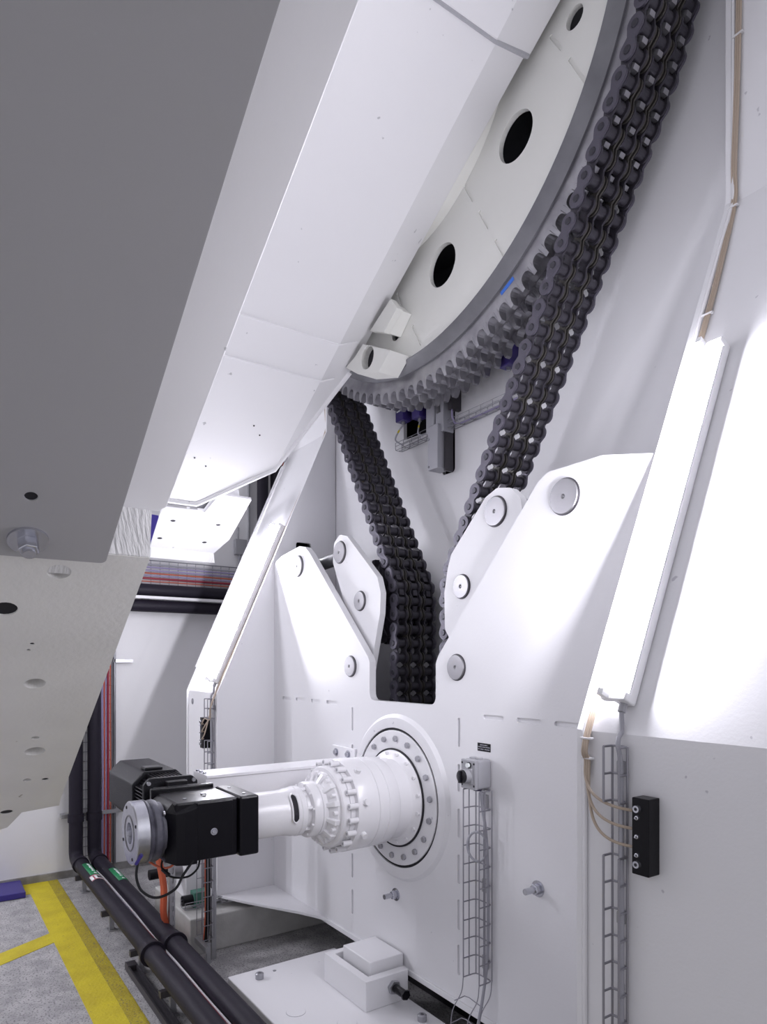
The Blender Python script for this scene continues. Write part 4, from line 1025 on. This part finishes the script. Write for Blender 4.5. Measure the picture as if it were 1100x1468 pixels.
# pipe stands
for k, x in enumerate((-7.0, -5.88, -4.97, -4.25, -3.4, -2.6)):
    t = thing('pipe_stand', 'low strut stand carrying the floor pipes, %s' % ('beside the far wall', 'second from the far wall', 'at the pipe sleeves', 'just nearer than the sleeves', 'near the base plate', 'nearest the viewer')[k], 'stand', 'pipe stands')
    MB().box(x - 0.02, x + 0.02, 1.235, 1.56, PZ - PR - 0.042, PZ - PR - 0.001).build('cross_strut', 'darkstrut', t, smooth=0)
    for y in (1.315, 1.48):
        MB().box(x - 0.018, x + 0.018, y - 0.018, y + 0.018, FL + 0.006, PZ - PR - 0.042).build('leg', 'strut', t, smooth=0)
        MB().box(x - 0.05, x + 0.05, y - 0.03, y + 0.03, FL, FL + 0.006).build('foot_plate', 'strut', t, smooth=0)
t = thing('dark_floor_channel', 'dark steel channel lying beside the yellow line under the pipes', 'channel')
MB().plate(lambda u, v, w: (-4.97 + w, u, v), [(1.222, FL + 0.002), (1.292, FL + 0.002), (1.292, FL + 0.05), (1.280, FL + 0.05), (1.280, FL + 0.014), (1.234, FL + 0.014), (1.234, FL + 0.05), (1.222, FL + 0.05)], 2.4).build('channel', 'darkstrut', t, smooth=0)
MB().box(-5.06, -4.972, 1.222, 1.292, FL, FL + 0.055).build('end_block', 'darkstrut', t, smooth=0, bevel=0.004)
t = thing('wall_strut', 'galvanised strut clamping the pipes to the far wall', 'strut')
MB().box(-7.52, -7.48, 1.19, 1.78, -1.575, -1.535).build('rail', 'strut', t, smooth=0)
for y in (1.21, 1.74): MB().box(-7.569, -7.52, y - 0.02, y + 0.02, -1.575, -1.535).build('standoff', 'strut', t, smooth=0)
t = thing('wall_strut', 'short galvanised strut on the far wall high beside the cable tray', 'strut')
MB().box(-7.53, -7.50, 1.70, 1.90, 0.01, 0.045).build('rail', 'strut', t, smooth=0)
MB().box(-7.569, -7.53, 1.73, 1.76, 0.01, 0.045).build('standoff', 'strut', t, smooth=0)
t = thing('wall_strut', 'long pale strut between the two horizontal pipes on the far wall', 'strut')
MB().box(-7.33, -7.30, 1.6, 3.3, 0.685, 0.715).build('rail', 'cable_white', t, smooth=0)
MB().box(-7.569, -7.33, 2.0, 2.04, 0.688, 0.712).build('standoff', 'strut', t, smooth=0)
# cables on the far wall: up a vertical ladder, across above the pipes, up again
CL = [(1.556, 1.075, 3.80, 'cable_grey', 'uppermost grey', 0.010), (1.572, 1.045, 3.775, 'cable_lilac', 'upper lilac', 0.010), (1.588, 1.010, 3.75, 'cable_lilac', 'middle lilac', 0.010), (1.605, 0.982, 3.73, 'cable_orange', 'upper orange', 0.007), (1.620, 0.955, 3.71, 'cable_lilac', 'lowest lilac', 0.008), (1.643, 0.925, 3.69, 'cable_red', 'dark red', 0.013), (1.666, 0.888, 3.67, 'cable_orange', 'lower orange', 0.006)]
for k, (y, z, yt, mt, w, cr) in enumerate(CL):
    pts = elbow([(-7.505, y, FL + 0.02), (-7.505, y + random.uniform(-0.006, 0.006), -1.2), (-7.505, y, -0.3), (-7.505, y, z), (-7.505, 2.4, z + random.uniform(-0.006, 0.006)), (-7.505, yt, z), (-7.505, yt, 4.5)], 0.06, 5)
    o = MB().tube(pts, cr, 8).build('wall_cable', mt)
    tag(o, '%s cable on the far wall ladder above the pipes' % w, 'cable', 'far wall cables')
basket('vertical wire ladder of coloured cables up the far wall', (-7.555, 1.69, FL + 0.1), (0, 0, 1), (0, -1, 0), (1, 0, 0), 2.95, 0.34, 0.03, step=0.0985, r=0.0035, wires=((0, 1), (0, 0), (.25, 0), (.5, 0), (.75, 0), (.97, 0), (1, 1)))
basket('horizontal wire ladder of coloured cables above the wall pipes', (-7.555, 1.50, 0.865), (0, 1, 0), (0, 0, 1), (1, 0, 0), 2.30, 0.26, 0.035, step=0.10, r=0.003)
t = thing('wall_batten', 'grey upright batten edging the vertical cable ladder', 'batten')
MB().box(-7.569, -7.50, 1.700, 1.722, FL + 0.08, 0.30).build('batten', 'rim', t, smooth=0, bevel=0.003)
jb = thing('junction_box', 'small pale junction box on the shaded far wall', 'box')
MB().box(-7.569, -7.50, 3.06, 3.20, 1.28, 1.46).build('box_body', 'plastic', jb, smooth=0, bevel=0.006)
MB().cyl((-7.53, 3.10, 1.46), (-7.53, 3.10, 1.60), 0.012, n=8).build('conduit', 'plastic', jb)
MB().cyl((-7.53, 3.12, 1.14), (-7.53, 3.12, 1.28), 0.012, n=8).build('conduit', 'plastic', jb)
for z in (1.60, 2.2):
    pass
cd = MB().box(-7.569, -7.535, 3.235, 3.255, 1.13, 4.8).build('wall_conduit', 'plastic', smooth=0)
tag(cd, 'slim grey conduit on the far wall beside the upright pipes', 'conduit')
ub = MB().box(-7.569, -7.30, 3.90, 4.6, 1.0, 4.5).build('grey_cabinet', 'plastic', smooth=0, bevel=0.01)
tag(ub, 'tall grey cabinet on the far wall behind the far pillar', 'cabinet')
bl = MB().box(-7.549, -7.13, -0.6, 0.83, FL + 0.0035, FL + 0.058).build('blue_pad', 'blue', smooth=0, bevel=0.006)
tag(bl, 'flat dark blue pad on the floor against the far wall', 'pad')

# ------------------------------------------------------------ base plate and clamp under the drive plate
bs = thing('base_plate', 'thick white steel base plate on the floor before the drive plate', 'plate')
MB().plate(fZ(-2.0), [(-4.12, 1.62), (-1.7, 1.62), (-1.7, 1.985), (-1.64, 2.415), (-4.12, 2.415)], 0.0, ).build('skip', 'white', bs) if False else None
MB().box(-4.12, -1.7, 1.625, 2.415, FL, -2.0).build('plate', 'white', bs, smooth=0, bevel=0.006)
for x, y in ((-3.985, 1.785), (-3.0, 2.325)):
    o = MB().lathe([(-2.0, 0.0), (-2.0, 0.026), (-1.968, 0.026), (-1.964, 0.022), (-1.964, 0.012), (-1.975, 0.011), (-1.975, 0.0)], (x, y, 0), n=20, axis='Z').build('cap_screw', 'bolt', bs)
for x, y in ((-3.483, 1.785), (-3.215, 1.965)):
    hc = MB().cyl((x, y, -2.0), (x, y, -1.9975), 0.055, n=28).build('hole_cover', 'white', bs)
    MB().tube([(x + 0.0555 * math.cos(R(15 * q)), y + 0.0555 * math.sin(R(15 * q)), -1.9995) for q in range(24)], 0.0012, 5, closed=True).build('cover_seam', 'weldgrey', hc)
MB().cyl((-4.03, 1.91, -2.0), (-4.03, 1.91, -1.998), 0.012, n=10).build('small_plug', 'bolt', bs)
kl = thing('clamp_bracket', 'white open steel box clamp with a black bolt on the base plate', 'clamp')
MB().plate(fZ(-1.825), [(-3.73, 2.11), (-3.245, 2.11), (-3.245, 2.41), (-3.30, 2.41), (-3.30, 2.16), (-3.68, 2.16), (-3.68, 2.44), (-3.73, 2.44)], 0.174).build('open_box', 'white', kl, smooth=0, bevel=0.004)
MB().box(-3.64, -3.33, 2.195, 2.436, -1.99, -1.765).build('pressure_block', 'white', kl, smooth=0, bevel=0.005)
bo = MB().cyl((-3.245, 2.30, -1.90), (-3.222, 2.30, -1.90), 0.042, n=6).build('nut', 'bolt', kl, smooth=0, bevel=0.003)
MB().cyl((-3.222, 2.30, -1.90), (-3.13, 2.30, -1.90), 0.024, n=16).build('bolt_thread', 'black', bo)
MB().cyl((-3.13, 2.30, -1.90), (-3.115, 2.30, -1.90), 0.030, n=6).build('bolt_tip', 'black', bo, smooth=0)
dk = MB().box(-4.4, -1.66, 2.80, 3.0, FL, -1.93).build('foundation_beam', 'dark', smooth=0)  # beam coloured near-black to stand in for shade in the gap
tag(dk, 'foundation beam beneath the drive plate, coloured near-black for the shade of the gap', 'beam')

# ------------------------------------------------------------ small fittings by the far pillar's foot
bu = thing('rubber_buffer', 'white stop block with a black rubber buffer on the far plinth', 'buffer')
MB().box(-5.72, -5.46, 1.80, 1.93, -1.925, -1.60).build('stop_block', 'white', bu, smooth=0, bevel=0.006)
MB().cyl((-5.59, 1.80, -1.715), (-5.59, 1.70, -1.715), 0.055, n=18).build('collar', 'machined', bu)
MB().cyl((-5.59, 1.70, -1.715), (-5.59, 1.54, -1.715), 0.042, n=18).build('rubber', 'black', bu)
bu = thing('green_damper', 'small green block with a black knob on the far plinth', 'damper')
MB().box(-5.30, -5.20, 1.78, 1.95, -1.925, -1.80).build('block', 'greenblock', bu, smooth=0, bevel=0.004)
MB().cyl((-5.25, 1.78, -1.86), (-5.25, 1.70, -1.86), 0.04, n=16).build('knob', 'black', bu)
po = thing('strut_post', 'slotted galvanised strut post standing below the black gear block', 'post')
fP = lambda X: (lambda u, v, w: (X + 0.0, u, v))
MB().plate(fX(-4.98), [(1.520, FL + 0.006), (1.560, FL + 0.006), (1.560, -1.0), (1.520, -1.0)], 0.012, blind=[(stadium(1.540, z, 1.540, z + 0.03, 0.008), 0.009) for z in [FL + 0.10 + 0.07 * i for i in range(15)]]).build('slotted_face', 'strut', po, smooth=0)
MB().box(-5.022, -4.992, 1.520, 1.528, FL + 0.006, -1.0).build('side_flange', 'strut', po, smooth=0)
MB().box(-5.022, -4.992, 1.552, 1.560, FL + 0.006, -1.0).build('side_flange', 'strut', po, smooth=0)
MB().box(-5.06, -4.94, 1.48, 1.60, FL, FL + 0.006).build('foot_plate', 'strut', po, smooth=0)
for k, (dx, mt, w) in enumerate(((0, 'cable_orange', 'thick orange'), (0.041, 'cable_orange', 'second orange'))):
    o = MB().tube(spline([(-4.90 + dx, 1.40, -1.02), (-4.95 + dx, 1.42, -1.35), (-4.98 + dx, 1.47, -1.62), (-5.04 + dx, 1.49, -1.86), (-5.12 + dx, 1.58, -2.05), (-5.3 + dx, 1.60, -2.15)]), 0.019, 10).build('power_cable', mt)
    tag(o, '%s power cable dropping from the motor to the floor pipes' % w, 'cable', 'motor power cables')
o = MB().tube(spline([(X0 - 0.12, 0.95, GZ - 0.12), (X0 - 0.12, 0.98, -1.02), (X0 - 0.05, 1.05, -1.04), (X0 - 0.02, 1.12, GZ - 0.14)]), 0.006, 8).build('signal_cable', 'cable_orange')
tag(o, 'thin orange signal cable looping under the gear block', 'cable')
# standing basket with cables
fb = thing('wire_basket', 'standing wire basket on a strut frame in front of the far pillar', 'cable tray', 'wire cable baskets')
basket('', (-4.93, 1.79, -2.02), (0, 0, 1), (1, 0, 0), (0, -1, 0), 1.05, 0.13, 0.085, step=0.105, r=0.003, parent=fb)
MB().box(-4.90, -4.86, 1.795, 1.83, FL, -0.95).build('back_post', 'strut', fb, smooth=0)
MB().box(-4.96, -4.72, 1.700, 1.735, -2.085, -2.045).build('cross_strut', 'strut', fb, smooth=0)
MB().box(-4.83, -4.80, 1.735, 1.765, FL, -2.045).build('leg', 'strut', fb, smooth=0)
MB().box(-4.91, -4.83, 1.775, 1.785, -1.72, -1.66).build('clamp_plate', 'lampbody', fb, smooth=0, bevel=0.003)
for k, (x, mt, w) in enumerate(((-4.905, 'cable_orange', 'orange'), (-4.870, 'cable_black', 'thick black'), (-4.845, 'cable_black', 'thinner black'))):
    o = MB().tube(spline([(x, 1.765, -0.95), (x + 0.003, 1.765, -1.4), (x, 1.765, -1.9), (x + 0.01, 1.74, -2.12)]), (0.010, 0.014, 0.010)[k], 10).build('riser_cable', mt)
    tag(o, '%s cable rising inside the standing wire basket' % w, 'cable', 'riser cables')
basket('low wire tray lying on the far plinth', (-5.15, 1.69, -1.90), (0, 1, 0), (-1, 0, 0), (0, 0, 1), 0.34, 0.10, 0.05, step=0.11, r=0.003)
